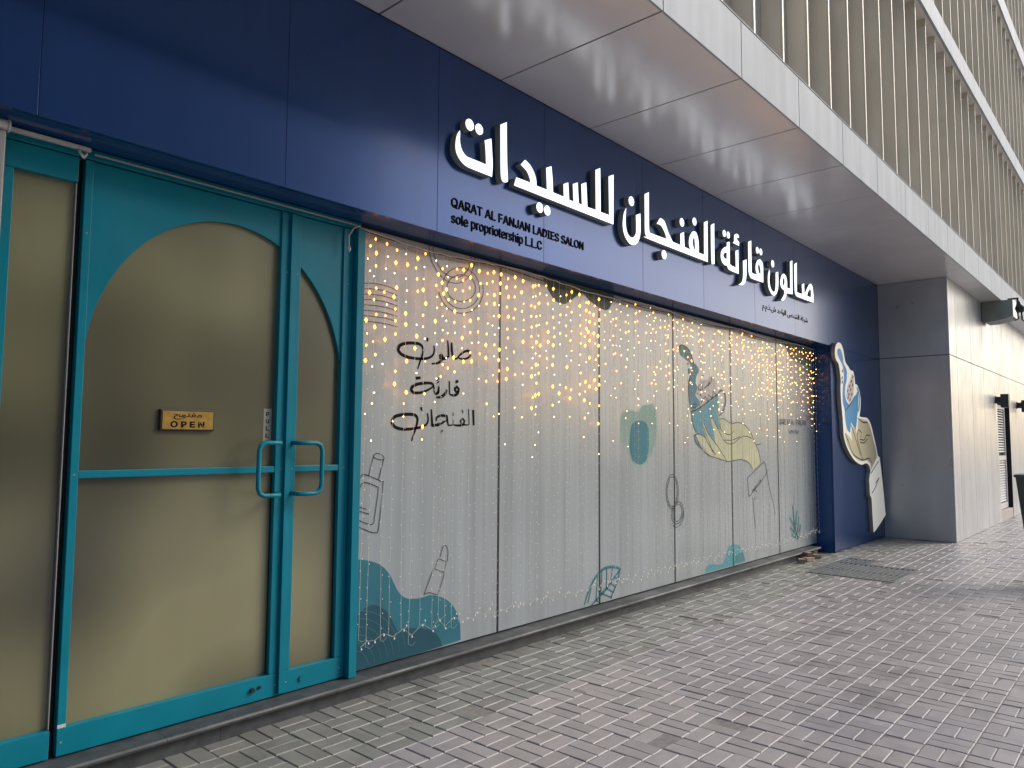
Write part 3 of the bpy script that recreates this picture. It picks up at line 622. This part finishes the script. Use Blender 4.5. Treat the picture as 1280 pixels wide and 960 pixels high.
def leaf(nm, label, x0, x1, sl, sr, xa0, xa1, hx, hdir):
    d = thing(nm, label, 'door', (x0, .26, .115), 'teal arched entrance doors')
    Y0, Y1 = .235, .285
    B('stile', 'teal', d, (x0, sl, Y0, Y1, .245, 2.966), bevel=.0025)
    B('stile', 'teal', d, (sr, x1, Y0, Y1, .245, 2.966), bevel=.0025)
    B('bottom_rail', 'teal', d, (x0, x1, Y0, Y1, .118, .244), bevel=.0025)
    B('mid_rail', 'teal', d, (sl+.001, sr-.001, .238, .27, 1.402, 1.438), bevel=.0025)
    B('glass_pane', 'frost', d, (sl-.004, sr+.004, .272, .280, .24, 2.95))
    top = [(xa1, 2.965), (xa0, 2.965)]
    ar = arch_pts(xa0, xa1)
    plate('arched_panel', [top+ar], .268, .020, M['teal'], d, smooth=False)
    for gx in (sl, sr-.006):
        B('gasket', 'black', d, (gx+.0005, gx+.0055, .2645, .2715, .246, 1.401))
    for sz in (.18, 1.42, 2.60):
        for sx_ in ((x0+sl)/2, (sr+x1)/2):
            MB().tube([(sx_, Y0+.0005, sz), (sx_, Y0-.0015, sz)], .0045, 8).build('screw', M['grey_plastic'], d)
    # pull handle: round bar bent back to the stile
    z0, z1, s = 1.275, 1.575, hdir
    H = [(hx, .234, z0), (hx, .180, z0), (hx+s*.01, .162, z0), (hx+s*.04, .15, z0), (hx+s*.11, .15, z0), (hx+s*.138, .15, z0+.014), (hx+s*.15, .15, z0+.045),
         (hx+s*.15, .15, z1-.045), (hx+s*.138, .15, z1-.014), (hx+s*.11, .15, z1), (hx+s*.04, .15, z1), (hx+s*.01, .162, z1), (hx, .180, z1), (hx, .234, z1)]
    P = []
    for a, c in zip(H, H[1:]):
        for k in range(3): P.append(tuple(Vector(a).lerp(Vector(c), k/3)))
    P.append(H[-1])
    MB().tube(P, .0135, 12).build('handle', M['teal'], d, smooth=True)
    return d
d1 = leaf('door', 'wide frosted glass door with teal frame, carrying the OPEN plate and PULL sticker', 1.264, 2.432, 1.301, 2.348, 1.300, 2.350, 2.345, -1)
tag(MB().tube([(2.245, .231, .185), (2.245, .222, .185)], .014, 10).build('lock_cylinder', M['black'], d1))
MB().tube([(2.29, .236, .190), (2.29, .228, .190)], .010, 8).build('lock_cylinder', M['black'], d1)
B('scuff_patch', 'white_plastic', d1, (1.2645, 1.3005, .2338, .2348, .246, .262))
B('meeting_strip', 'teal', d1, (2.402, 2.433, .215, .2345, .13, 2.96), bevel=.002)
d2 = leaf('door', 'narrow teal framed door leaf beside the lit window', 2.438, 2.868, 2.482, 2.795, 2.481, 2.796, 2.462, 1)
MB().tube([(2.56, .2345, .18), (2.56, .226, .18)], .015, 10).build('lock_cylinder', M['teal'], d2)

side = thing('side_light', 'fixed frosted glass side panel left of the entrance doors', 'glass panel', (1.1, .26, .115))
B('stile', 'teal', side, (.925, .966, .235, .285, .245, 2.84), bevel=.0025)
B('top_rail', 'teal', side, (.925, 1.234, .235, .285, 2.842, 2.966), bevel=.0025)
B('bottom_rail', 'teal', side, (.925, 1.234, .235, .285, .118, .244), bevel=.0025)
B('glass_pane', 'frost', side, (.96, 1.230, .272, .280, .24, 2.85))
B('edge_strip', 'grey_plastic', side, (1.2305, 1.2345, .25, .285, .245, 2.84))
side = thing('side_light', 'frosted glass panel at the far left edge beyond the grey guide post', 'glass panel', (0, .26, .115))
B('frame', 'teal', side, (-1.24, .924, .237, .285, .118, .244), (-1.24, .924, .237, .285, 2.842, 2.966), (.885, .924, .237, .285, .2445, 2.8415), bevel=.0025)
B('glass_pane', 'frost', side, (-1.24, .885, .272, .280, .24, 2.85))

post = thing('shutter_guide_post', 'grey metal guide post with a round cap at the left edge by the doors', 'post', (.86, .12, .1))
B('post_body', 'grey_plastic', post, (.80, .897, .105, .16, .112, 2.955), bevel=.006)
q = MB(); q.tube([(.70, .125, 2.985), (.905, .125, 2.985)], .024, 14); q.tube([(.905, .125, 2.985), (.912, .125, 2.985)], .029, 14)
q.build('end_cap', M['white_plastic'], post, smooth=False)
trim = thing('cable_trunking', 'thin white plastic trunking strip under the blue fascia at the left door head', 'trunking', (1, .2, 3))
B('trunking_strip', 'white_plastic', trim, (.915, 1.270, .188, .212, 2.992, 3.012), bevel=.003)
q = MB(); q.tube([(1.215, .195, 2.991), (1.222, .185, 2.972), (1.235, .187, 2.955), (1.240, .19, 2.968)], .007, 8)
q.tube([(1.250, .198, 2.991), (1.250, .19, 2.975), (1.236, .188, 2.95)], .006, 8)
q.build('cable_clip', M['white_plastic'], trim, smooth=True)

# hanging plate and sticker on the door
op = thing('open_sign', 'small brass plate with black rim reading OPEN on the wide door', 'sign', (1.83, .25, 1.69))
B('rim', 'black', op, (1.682, 1.978, .252, .2718, 1.637, 1.752), bevel=.004)
B('plate', 'brass', op, (1.694, 1.969, .2497, .2519, 1.6465, 1.743))
text('lettering', 'O P E N', 1.735, .2492, 1.655, .185, .034, M['black_matt'], op, t=0, bold=.035)
text('lettering', '\uFEA2\uFEEE\uFE98\uFED4\uFEE3', 1.750, .2492, 1.697, .155, .038, M['black_matt'], op, t=0, bold=.02)
ps = thing('pull_sticker', 'clear vertical sticker reading PULL above the left door handle', 'sticker', (2.31, .27, 1.68))
B('backing', mat('clear_sticker', (.30, .31, .27), .3), ps, (2.286, 2.336, .2712, .2719, 1.56, 1.775))
for k, ch in enumerate('PULL'):
    text('lettering', ch, 2.300, .2709, 1.730-.042*k, .022, .026, M['black_matt'], ps, t=0, bold=.03)

# ------------------------------------------------------------------ window
win = thing('shop_window', 'long shop window of six white filmed panes printed with teal and line drawings', 'window', (7, .26, .117))
wx = [2.938, 4.315, 5.690, 7.075, 8.462, 9.873, 11.252]
for a_, b_ in zip(wx, wx[1:]):
    B('glass_pane', 'film', win, (a_+.007, b_-.007, .260, .272, .122, 3.005))
B('frame', 'joint', win, (2.932, 11.255, .2735, .30, .112, 3.024))
for x_ in wx[1:-1]:
    B('glazing_joint', 'black', win, (x_-.0085, x_+.0085, .2560, .2735, .118, 3.006))
B('corner_trim', 'teal', win, (2.9305, 2.9372, .245, .272, .112, 3.02))
q = MB()
for w, pts in CALLIGRAPHY: ribbon(q, w, .2575, pts, True)
q.build('calligraphy', M['black_matt'], win)
q = MB()
for w, pts in LINE_ART: ribbon(q, w, .2570, [(min(x, 11.23), min(z, 3.0)) for x, z in pts])
q.build('line_drawing', M['line'], win)
q = MB()
for w, pts in TEAL_STROKES: ribbon(q, w, .2572, pts, True)
q.build('leaf_drawing', M['ink']['stroke'], win)
layer = {'froth': .0003, 'oval': .0008, 'blob_dark': .0008, 'blob_small_dark': .0008, 'cup': .0005, 'hand': .001}
for col, lp in FILLS:
    lp = [(max(2.945, min(x, 11.243)), max(.124, min(z, 3.003))) for x, z in lp]
    plate('printed_shape', [lp], .2592-layer.get(col, 0), 0, M['ink'][col], win)
for x, z, rx, rz in DROPS:
    plate('printed_drop', [[(x+rx*math.cos(t*math.pi/5), z+rz*math.sin(t*math.pi/5)) for t in range(10)]], .2578, 0, M['ink']['splash'], win, smooth=False)
q = MB()
for k in range(7):
    cx, cz, r0 = 2.95, .13, .12+.05*k
    pts = [(cx+r0*1.05*math.cos(a), cz+r0*math.sin(a)) for a in [R(6+84*i/14) for i in range(15)]]
    ribbon(q, .0025, .2573, [(max(2.946, x), max(.125, z)) for x, z in pts])
q.build('arc_drawing', M['ink']['blob_small_dark'], win)
text('lettering', "QARE'AT AL-FANJAN", 9.93, .2575, 1.83, .98, .085, M['line'], win, t=0)
text('lettering', 'Ladies Salon', 10.27, .2575, 1.72, .36, .06, M['line'], win, t=0)

# ------------------------------------------------------------------ lit sign letters
sign = thing('letter_sign', 'row of large white glowing Arabic letters standing proud of the blue fascia', 'sign', (6.5, 0, 3.7))
for lp in LETTERS:
    body = plate('letter', lp, -.001, .056, M['letter_side'], sign, corner=40)
    plate('letter_face', lp, -.0572, .004, M['letter'], body, corner=40)
for x, z, r in LETTER_DOTS:
    lp = [(x+r*math.cos(t*math.pi/12), z+r*1.02*math.sin(t*math.pi/12)) for t in range(24)]
    body = plate('letter_dot', [lp], -.001, .056, M['letter_side'], sign, smooth=False)
    plate('letter_face', [lp], -.0572, .004, M['letter'], body, smooth=False)
lt = thing('english_lettering', 'two rows of flat black English lettering below the first glowing letters', 'lettering', (4.3, 0, 3.2))
text('lettering', 'QARAT AL FANJAN LADIES SALON', 3.517, -.0006, 3.226, 1.566, .074, M['black_matt'], lt, t=.006, bold=.005)
text('lettering', 'sole propriotership L.L.C', 3.519, -.0006, 3.098, 1.0, .094, M['black_matt'], lt, t=.006, bold=.005)
at = thing('small_arabic_lettering', 'thin dark row of small Arabic lettering under the last glowing letters', 'lettering', (9.6, 0, 3.27))
AR = '\uFEE1.\uFEE1.\uFEAB.\uFEB5 \uFEAA\uFEA3\uFE8D\uFEEE\uFEDF\uFE8D \uFEBA\uFEA8\uFEB8\uFEDF\uFE8D \uFE94\uFEDB\uFEAE\uFEB7'
text('lettering', AR, 8.83, -.0006, 3.215, 1.53, .11, M['line'], at, t=.003)

# ------------------------------------------------------------------ cut-out hand sign on the pier
hs = thing('hand_sign', 'tall cut-out sign of a hand holding a splashing blue cup on the blue pier', 'sign', (12, 0, 1))
hb = plate('sign_body', [HAND_SIGN['outline']], -.004, .056, M['letter_side'], hs, sub=3)
plate('sign_face', [HAND_SIGN['outline']], -.0605, .003, M['hs_white'], hb, sub=3)
for kk in ('cup', 'hand'):
    ux = sum(p[0] for p in HAND_SIGN[kk])/len(HAND_SIGN[kk]); uz = sum(p[1] for p in HAND_SIGN[kk])/len(HAND_SIGN[kk])
    B('mounting_block', 'black', hs, (ux-.04, ux+.04, -.0035, -.0005, uz-.04, uz+.04))
for k, m_, y in (('splash', 'hs_blue', -.0642), ('cup', 'hs_cup', -.0647), ('froth', 'hs_froth', -.0657), ('hand', 'hs_skin', -.0652)):
    plate('printed_'+k, [HAND_SIGN[k]], y, 0, M[m_], hs, sub=3)
q = MB(); ribbon(q, .05, -.0650, HAND_SIGN['handle']); q.build('printed_handle', M['hs_cup'], hs)
q = MB()
for pts in HAND_SIGN['lines']: ribbon(q, .018, -.0662, pts)
for x, z in HAND_SIGN['specks']: ribbon(q, .03, -.0662, [(x-.02, z-.02), (x+.02, z+.02)])
o = q.build('drawn_line', M['line'], hs); o['kind'] = 'stuff'

# ------------------------------------------------------------------ light curtain
lc = thing('string_light_curtain', 'curtain of fine string lights hanging over the whole shop window', 'string lights', (7, .2, 3))
q = MB()
hp = []
x = 2.90
while x < 11.22:
    hp.append((x, .205, 2.965+.018*math.sin(x*3.1)+random.uniform(-.006, .006))); x += .09
q.tube([(2.80, .19, 2.84), (2.79, .18, 2.90), (2.83, .18, 2.96), (2.88, .19, 2.985)]+hp, .0042, 5)
q.build('header_cable', M['wire'], lc)
MB().octa((2.80, .185, 2.82), .014, .03).build('plug', M['white_plastic'], lc)
q = MB()
x = 2.95; cc = []
while x < 11.22:
    cc.append((x, .215, 2.975-.03*abs(math.sin(x*2.2)))); x += .08
q.tube(cc, .005, 5).build('dark_cable', M['cable'], lc)
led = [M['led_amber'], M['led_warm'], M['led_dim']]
x = 2.965; n = 0
while x < 11.20:
    xb = x+random.gauss(0, .018); y = .205+random.uniform(-.02, .02)
    zb = .27+random.uniform(-.05, .09)
    top = 2.965+.018*math.sin(x*3.1)
    pts = []
    nz = 9
    wv = random.uniform(0, 6.28); am = random.uniform(.002, .012)
    for k in range(nz+1):
        f = k/nz
        pts.append((x+(xb-x)*f+am*math.sin(wv+f*5), y+.01*math.sin(wv+f*4), top+(zb-top)*f))
    pts.append((xb+.03, y, zb-.012)); pts.append((xb+.06, y-.005, zb+.01))
    st_ = MB().tube(pts, .0013, 3).build('strand', M['wire'], lc)
    me = MB(); idx = []
    ph = random.uniform(0, .1); z = top-.03-ph
    while z > zb+.02:
        f = (top-z)/(top-zb)
        px = x+(xb-x)*f+am*math.sin(wv+f*5); py = y+.01*math.sin(wv+f*4)
        s = random.choice((-1, 1))
        r = random.random()
        hgt = (z-zb)/(top-zb)
        pk = .80*max(0, hgt-.50)/.50 if x < 5.7 else .45*max(0, hgt-.6)/.4
        pw = pk+.34*max(0, min(1, (hgt-.42)/.35))
        k = 0 if r < pk else 1 if r < pw else 2
        rad = ((.0125 if random.random() < .4 else .0085), .0042, .0034)[k] if x < 5.7 else (.0075, .0032, .003)[k]
        me.octa((px+s*random.uniform(.002, .014), py-.004, z+random.uniform(-.006, .006)), rad, rad*1.3); idx.append(k)
        z -= random.uniform(.070, .098)
    m_ = bpy.data.meshes.new('bulbs'); m_.from_pydata(me.v, [], me.f)
    for l in led: m_.materials.append(l)
    for fi, p in enumerate(m_.polygons): p.material_index = idx[fi//8]
    bo = bpy.data.objects.new('bulbs', m_); COL.objects.link(bo); bo.parent = st_
    bo.matrix_parent_inverse = Matrix.Translation(-parent_loc(st_)); bo['kind'] = 'stuff'
    x += (.082 if x < 5.6 else .068)*random.uniform(.75, 1.25); n += 1

# the lowest wire that links the strands, with its own row of unlit bulbs
pts = []; bb = MB(); x = 2.97; up_ = False
while x < 11.2:
    z = .30+(.025 if up_ else -.01)+random.uniform(-.02, .02)
    pts.append((x, .20+random.uniform(-.01, .01), z)); bb.octa((x, .192, z-.01), .0055, .010)
    if random.random() < .5: bb.octa((x+.02, .19, z+.02), .005, .008)
    x += random.uniform(.04, .10); up_ = not up_
bc = MB().tube(pts, .0016, 4).build('lower_wire', M['wire'], lc)
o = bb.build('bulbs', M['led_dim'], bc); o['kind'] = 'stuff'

# ------------------------------------------------------------------ canopy
can = thing('canopy', 'wide silver metal canopy with panelled soffit over the shop front', 'canopy', (6, -.7, 4.4))
P0, PS = 4.018, 1.1635
ks = range(-6, 22)
for k in ks:
    x0 = P0+k*PS
    B('soffit_panel', 'silver', can, (x0+.007, x0+PS-.007, -1.392, -.006 if x0 < 13.7 else -1.02, 4.337, 4.347), bevel=.0015)
B('soffit_backing', 'joint', can, (-3, 30, -1.36, -.002, 4.352, 4.36))
B('slab', 'back', can, (-3, 30, -1.37, -.79, 4.3605, 4.77))
for k in ks:
    x0 = P0+k*PS
    B('edge_panel', 'band', can, (x0+.005, x0+PS-.005, -1.405, -1.39, 4.336, 4.786), bevel=.0015)
B('top_flashing', 'band', can, (-3, 30, -1.41, -.79, 4.7885, 4.796))

# ------------------------------------------------------------------ fins and bands above
fac = thing('fin_facade', 'tall rows of bronze grey vertical fins between pale floor bands above the canopy', 'facade', (12, -1, 4.8))
def fin_level(z0, z1, x_from):
    A = MB(); A.box(-.014, .014, -1.32, -1.152, z0, z1-.105); A.box(-.014, .014, -1.32, -1.152, z1-.09, z1-.002)
    ma = A.mesh('fin', M['fin'])
    E_ = MB().box(-.0145, .0145, -1.342, -1.3205, z0, z1-.104); E_.box(-.0145, .0145, -1.342, -1.3205, z1-.089, z1-.002)
    mb = E_.mesh('edge', M['fin_edge'])
    k = 0
    while True:
        x = 11.561+.597*(k+int((x_from-11.561)/.597)); k += 1
        if x > 29.5: break
        f = bpy.data.objects.new('fin', ma); COL.objects.link(f); f.parent = fac; f.matrix_parent_inverse = Matrix.Translation(-parent_loc(fac))
        f.location = (x, random.gauss(0, .003), 0)
        e = bpy.data.objects.new('edge', mb); COL.objects.link(e); e.parent = f
fin_level(4.80, 7.68, -1)
fin_level(8.03, 10.92, 4)
fin_level(11.34, 14.5, 10)
for z0, z1 in ((7.68, 8.02), (10.92, 11.33), (14.5, 14.9)):
    for k in range(-4, 22):
        x0 = P0+.3+k*PS
        B('floor_band', 'band', fac, (x0+.003, x0+PS-.003, -1.405, -1.37, z0, z1), bevel=.0015)
    B('band_soffit', 'silver', fac, (-1, 30, -1.368, -.79, z0+.001, z0+.02))
    B('band_slab', 'back', fac, (-1, 30, -1.368, -.79, z0+.022, z1-.01))

# ------------------------------------------------------------------ projecting grey wall
gw = thing('metal_wall', 'projecting grey metal clad wall at the far end of the shop front', 'wall', (14, -1, 0))
B('return_panel', 'dark_cladding', gw, (13.75, 13.77, -1.045, -.002, .004, 3.040), bevel=.0015)
B('return_panel', 'dark_cladding', gw, (13.75, 13.77, -1.045, -.002, 3.052, 4.332), bevel=.0015)
wjs = [13.752, 14.30, 15.52, 16.66, 17.83]
for a_, b_ in zip(wjs, wjs[1:]):
    B('wall_panel', 'grey_wall', gw, (a_+.006, b_-.006, -1.066, -1.046, .004, 3.040), bevel=.0015)
    B('wall_panel', 'grey_wall', gw, (a_+.006, b_-.006, -1.066, -1.046, 3.052, 4.332), bevel=.0015)
B('wall_panel', 'grey_wall', gw, (17.834, 18.04, -1.066, -1.046, .004, 3.040))
B('wall_panel', 'grey_wall', gw, (18.044, 19.58, -1.066, -1.046, 2.45, 3.040))
for k in range(9):
    a_ = 17.83+1.16*k
    B('wall_panel', 'grey_wall', gw, (a_+.004, a_+1.156, -1.066, -1.046, 3.052, 4.332))
    if k > 1: B('wall_panel', 'grey_wall', gw, (max(a_+.004-.57, 19.60), a_+1.156-.57, -1.066, -1.046, .004, 3.040))
B('core', 'joint', gw, (13.772, 18.03, -1.043, .5, 0, 4.334), (18.03, 19.60, -1.043, .5, 2.455, 4.334), (19.60, 30, -1.043, .5, 0, 4.334), (18.03, 19.6, -.90, .5, 0, 2.45))
B('reveal', 'joint', gw, (19.585, 19.599, -1.064, -.905, .0, 2.45))

ld = thing('louvred_door', 'narrow white louvred metal door in the grey wall below the left black lamp', 'door', (18.6, -.95, 0))
B('door_frame', 'white_plastic', ld, (18.05, 18.13, -.99, -.93, .22, 2.42), (19.40, 19.48, -.99, -.93, .22, 2.42), (18.13, 19.40, -.99, -.93, 2.34, 2.42), (18.13, 19.40, -.99, -.93, .22, .34), (18.13, 19.40, -.99, -.93, 1.24, 1.34))
B('backing', 'joint', ld, (18.13, 19.40, -.935, -.925, .34, 2.34))
for k in range(36):
    z = .37+k*.055
    if 1.2 < z < 1.36: continue
    q = MB(); q.prism_x([(-.985, z), (-.978, z), (-.94, z+.036), (-.947, z+.036)], 18.131, 19.399); q.build('louvre', M['white_plastic'], ld)
B('latch', 'black', ld, (18.16, 18.24, -1.03, -.991, 1.12, 1.56))
B('threshold', mat('pink_concrete', (.45, .40, .38), .8), ld, (18.05, 19.58, -1.06, -.92, .0, .20))

for x, z, lb in ((17.90, 2.50, 'black box lamp on the grey wall above the louvred door, nearer of the two'), (20.72, 2.50, 'black box lamp at the right edge past the louvred door, farther of the two')):
    lm = thing('wall_lamp', lb, 'wall lamp', (x, -1.07, z), 'black box lamps on the grey wall')
    B('wall_plate', 'black', lm, (x-.06, x+.06, -1.075, -1.067, z-.09, z+.07))
    B('arm', 'black', lm, (x-.035, x+.035, -1.16, -1.076, z-.08, z+.05))
    B('lamp_body', 'black', lm, (x-.09, x+.09, -1.30, -1.161, z-.17, z+.10), bevel=.004)
    B('lens', 'grey_plastic', lm, (x-.07, x+.07, -1.285, -1.175, z-.174, z-.1705))

dx = thing('duct_box', 'grey metal duct box sticking out of the wall just under the canopy edge', 'duct', (16.9, -1.3, 4.1))
prof = [(-1.068, 4.333), (-1.575, 4.333), (-1.575, 4.015), (-1.45, 3.975), (-1.28, 3.945), (-1.13, 3.942), (-1.09, 3.965), (-1.07, 4.03)]
MB().prism_x(prof, 16.7, 17.25).build('duct_body', mat('duct_grey', (.21, .225, .20), .45, .2, noise=(4, .1), streak=(2, 1, .1)), dx)
B('end_flange', 'grey_wall', dx, (16.69, 17.26, -1.585, -1.5755, 4.01, 4.334))
B('seam', 'joint', dx, (16.694, 16.6995, -1.075, -1.0665, 3.95, 4.33))
sp = thing('spotlight', 'small black spotlight on a bracket at the end of the grey duct box', 'spotlight', (16.8, -1.65, 4.2))
q = MB().box(16.72, 16.78, -1.66, -1.50, 4.335, 4.36); q.box(16.72, 16.78, -1.675, -1.64, 4.27, 4.36); q.build('bracket', M['black'], sp)
MB().tube([(16.74, -1.66, 4.30), (16.74, -1.67, 4.27), (16.74, -1.675, 4.22), (16.74, -1.69, 4.16), (16.74, -1.69, 4.08)], [.02, .035, .05, .085, .06], 12).build('lamp_head', M['black'], sp, smooth=True)
q = MB().tube([(16.74, -1.65, 4.12), (16.74, -1.66, 3.96), (16.74, -1.60, 3.93)], .016, 6); q.tube([(16.74, -1.71, 4.12), (16.74, -1.72, 3.93), (16.74, -1.75, 3.90)], .016, 6); q.build('stay_rod', M['black'], sp)

# ------------------------------------------------------------------ small things on the pavement
def grate(x0, x1, y0, y1, label, n):
    g = thing('drain_grate', label, 'drain grate', ((x0+x1)/2, (y0+y1)/2, 0))
    B('frame', 'grate', g, (x0, x1, y0, y0+.03, -.03, .008), (x0, x1, y1-.03, y1, -.03, .008), (x0, x0+.03, y0+.0305, y1-.0305, -.03, .008), (x1-.03, x1, y0+.0305, y1-.0305, -.03, .008))
    B('pit', 'joint', g, (x0+.01, x1-.01, y0+.01, y1-.01, -.052, -.045))
    bm_ = MB().box(x0+.031, x1-.031, -.015, .015, -.03, .007).mesh('bar', M['grate'])
    for k in range(n):
        o = bpy.data.objects.new('bar', bm_); COL.objects.link(o); o.parent = g; o.matrix_parent_inverse = Matrix.Translation(-parent_loc(g))
        o.location = (0, y0+.03+(y1-y0-.06)*(k+.5)/n, 0)
    B('cross_bar', 'grate', g, ((x0+x1)/2-.01, (x0+x1)/2+.01, y0+.03, y1-.03, -.035, .004))
grate(9.36, 10.44, -1.26, -.26, 'large square steel drain grate set in the paving near the blue pier', 15)
grate(10.46, 10.87, -.68, -.27, 'small steel drain grate behind the large one near the blue pier', 6)
q = MB().box(9.30, 9.355, -1.28, -.24, -.02, -.001); q.box(9.30, 10.45, -1.31, -1.265, -.02, -.001)
tag(q.build('grate_surround', M['sand'], pavement))

for k, (x, y, z, rz, sx, lb) in enumerate(((10.02, .03, .029, .5, .10, 'broken brick lying leftmost under the end of the stone step'), (10.20, .01, .029, -.3, .16, 'half brick lying second from the left under the end of the stone step'),
        (10.38, .06, .029, .15, .15, 'half brick in the middle of the little pile under the step'), (10.56, .03, .029, -.6, .12, 'broken brick lying rightmost in the little pile under the step'), (10.29, .045, .086, .8, .13, 'brick piece resting on top of the little pile under the step'))):
    q = MB().box(-sx/2, sx/2, -.042, .042, -.028, .028)
    q.v = [(a+random.uniform(-.008, .008), b_+random.uniform(-.008, .008), c+random.uniform(-.004, .004)) for a, b_, c in q.v]
    o = q.build('brick', M['brick_red'], None, bevel=.005); o.location = (x, y, z); o.rotation_euler = (0, 0, rz)
    tag(o, lb, 'brick', 'broken bricks under the step')

pl = thing('tapered_planter', 'tall dark tapered planter on a spread foot, cut by the right edge of the picture', 'planter', (10.13, -2.42, 0))
q = MB(); b0 = 0
def ring(h, z): return [(10.24-h, -2.58-h, z), (10.24+h, -2.58-h, z), (10.24+h, -2.58+h, z), (10.24-h, -2.58+h, z)]
q.v = ring(.10, .06)+ring(.20, 1.22); q.f = [(0, 1, 5, 4), (1, 2, 6, 5), (2, 3, 7, 6), (3, 0, 4, 7), (3, 2, 1, 0)]
q.build('planter_body', mat('dark_olive_metal', (.055, .06, .05), .5, .2, noise=(5, .15)), pl)
q = MB(); q.box(10.025, 10.455, -2.795, -2.365, 1.2205, 1.252); q.build('rim', M['stone'], pl, bevel=.004)
q = MB().box(9.40, 10.30, -2.61, -2.55, .012, .045); q.build('foot', M['black'], pl, bevel=.004)
MB().box(9.36, 9.46, -2.64, -2.50, .0, .05).build('foot_pad', M['black'], pl, bevel=.006)

# ------------------------------------------------------------------ unseen building added across the street for its dim reflections and shade
ob = thing('added_street_building', 'unseen building added across the street to darken the left side and dim the blue panels', 'building', (5, -28, 0))
B('wall', mat('beige_render', (.20, .19, .17), .8, noise=(.5, .15)), ob, (-45, 24, -40, -27, 0, 19))
wm = MB().box(-.8, .8, -26.99, -26.9, 0, 1.9).mesh('window', mat('street_window', (.04, .05, .06), .15))
for fl in range(5):
    for k in range(18):
        o = bpy.data.objects.new('window', wm); COL.objects.link(o); o.parent = ob; o.matrix_parent_inverse = Matrix.Translation(-parent_loc(ob))
        o.location = (-42+k*3.8, 0, 1.6+fl*3.5)
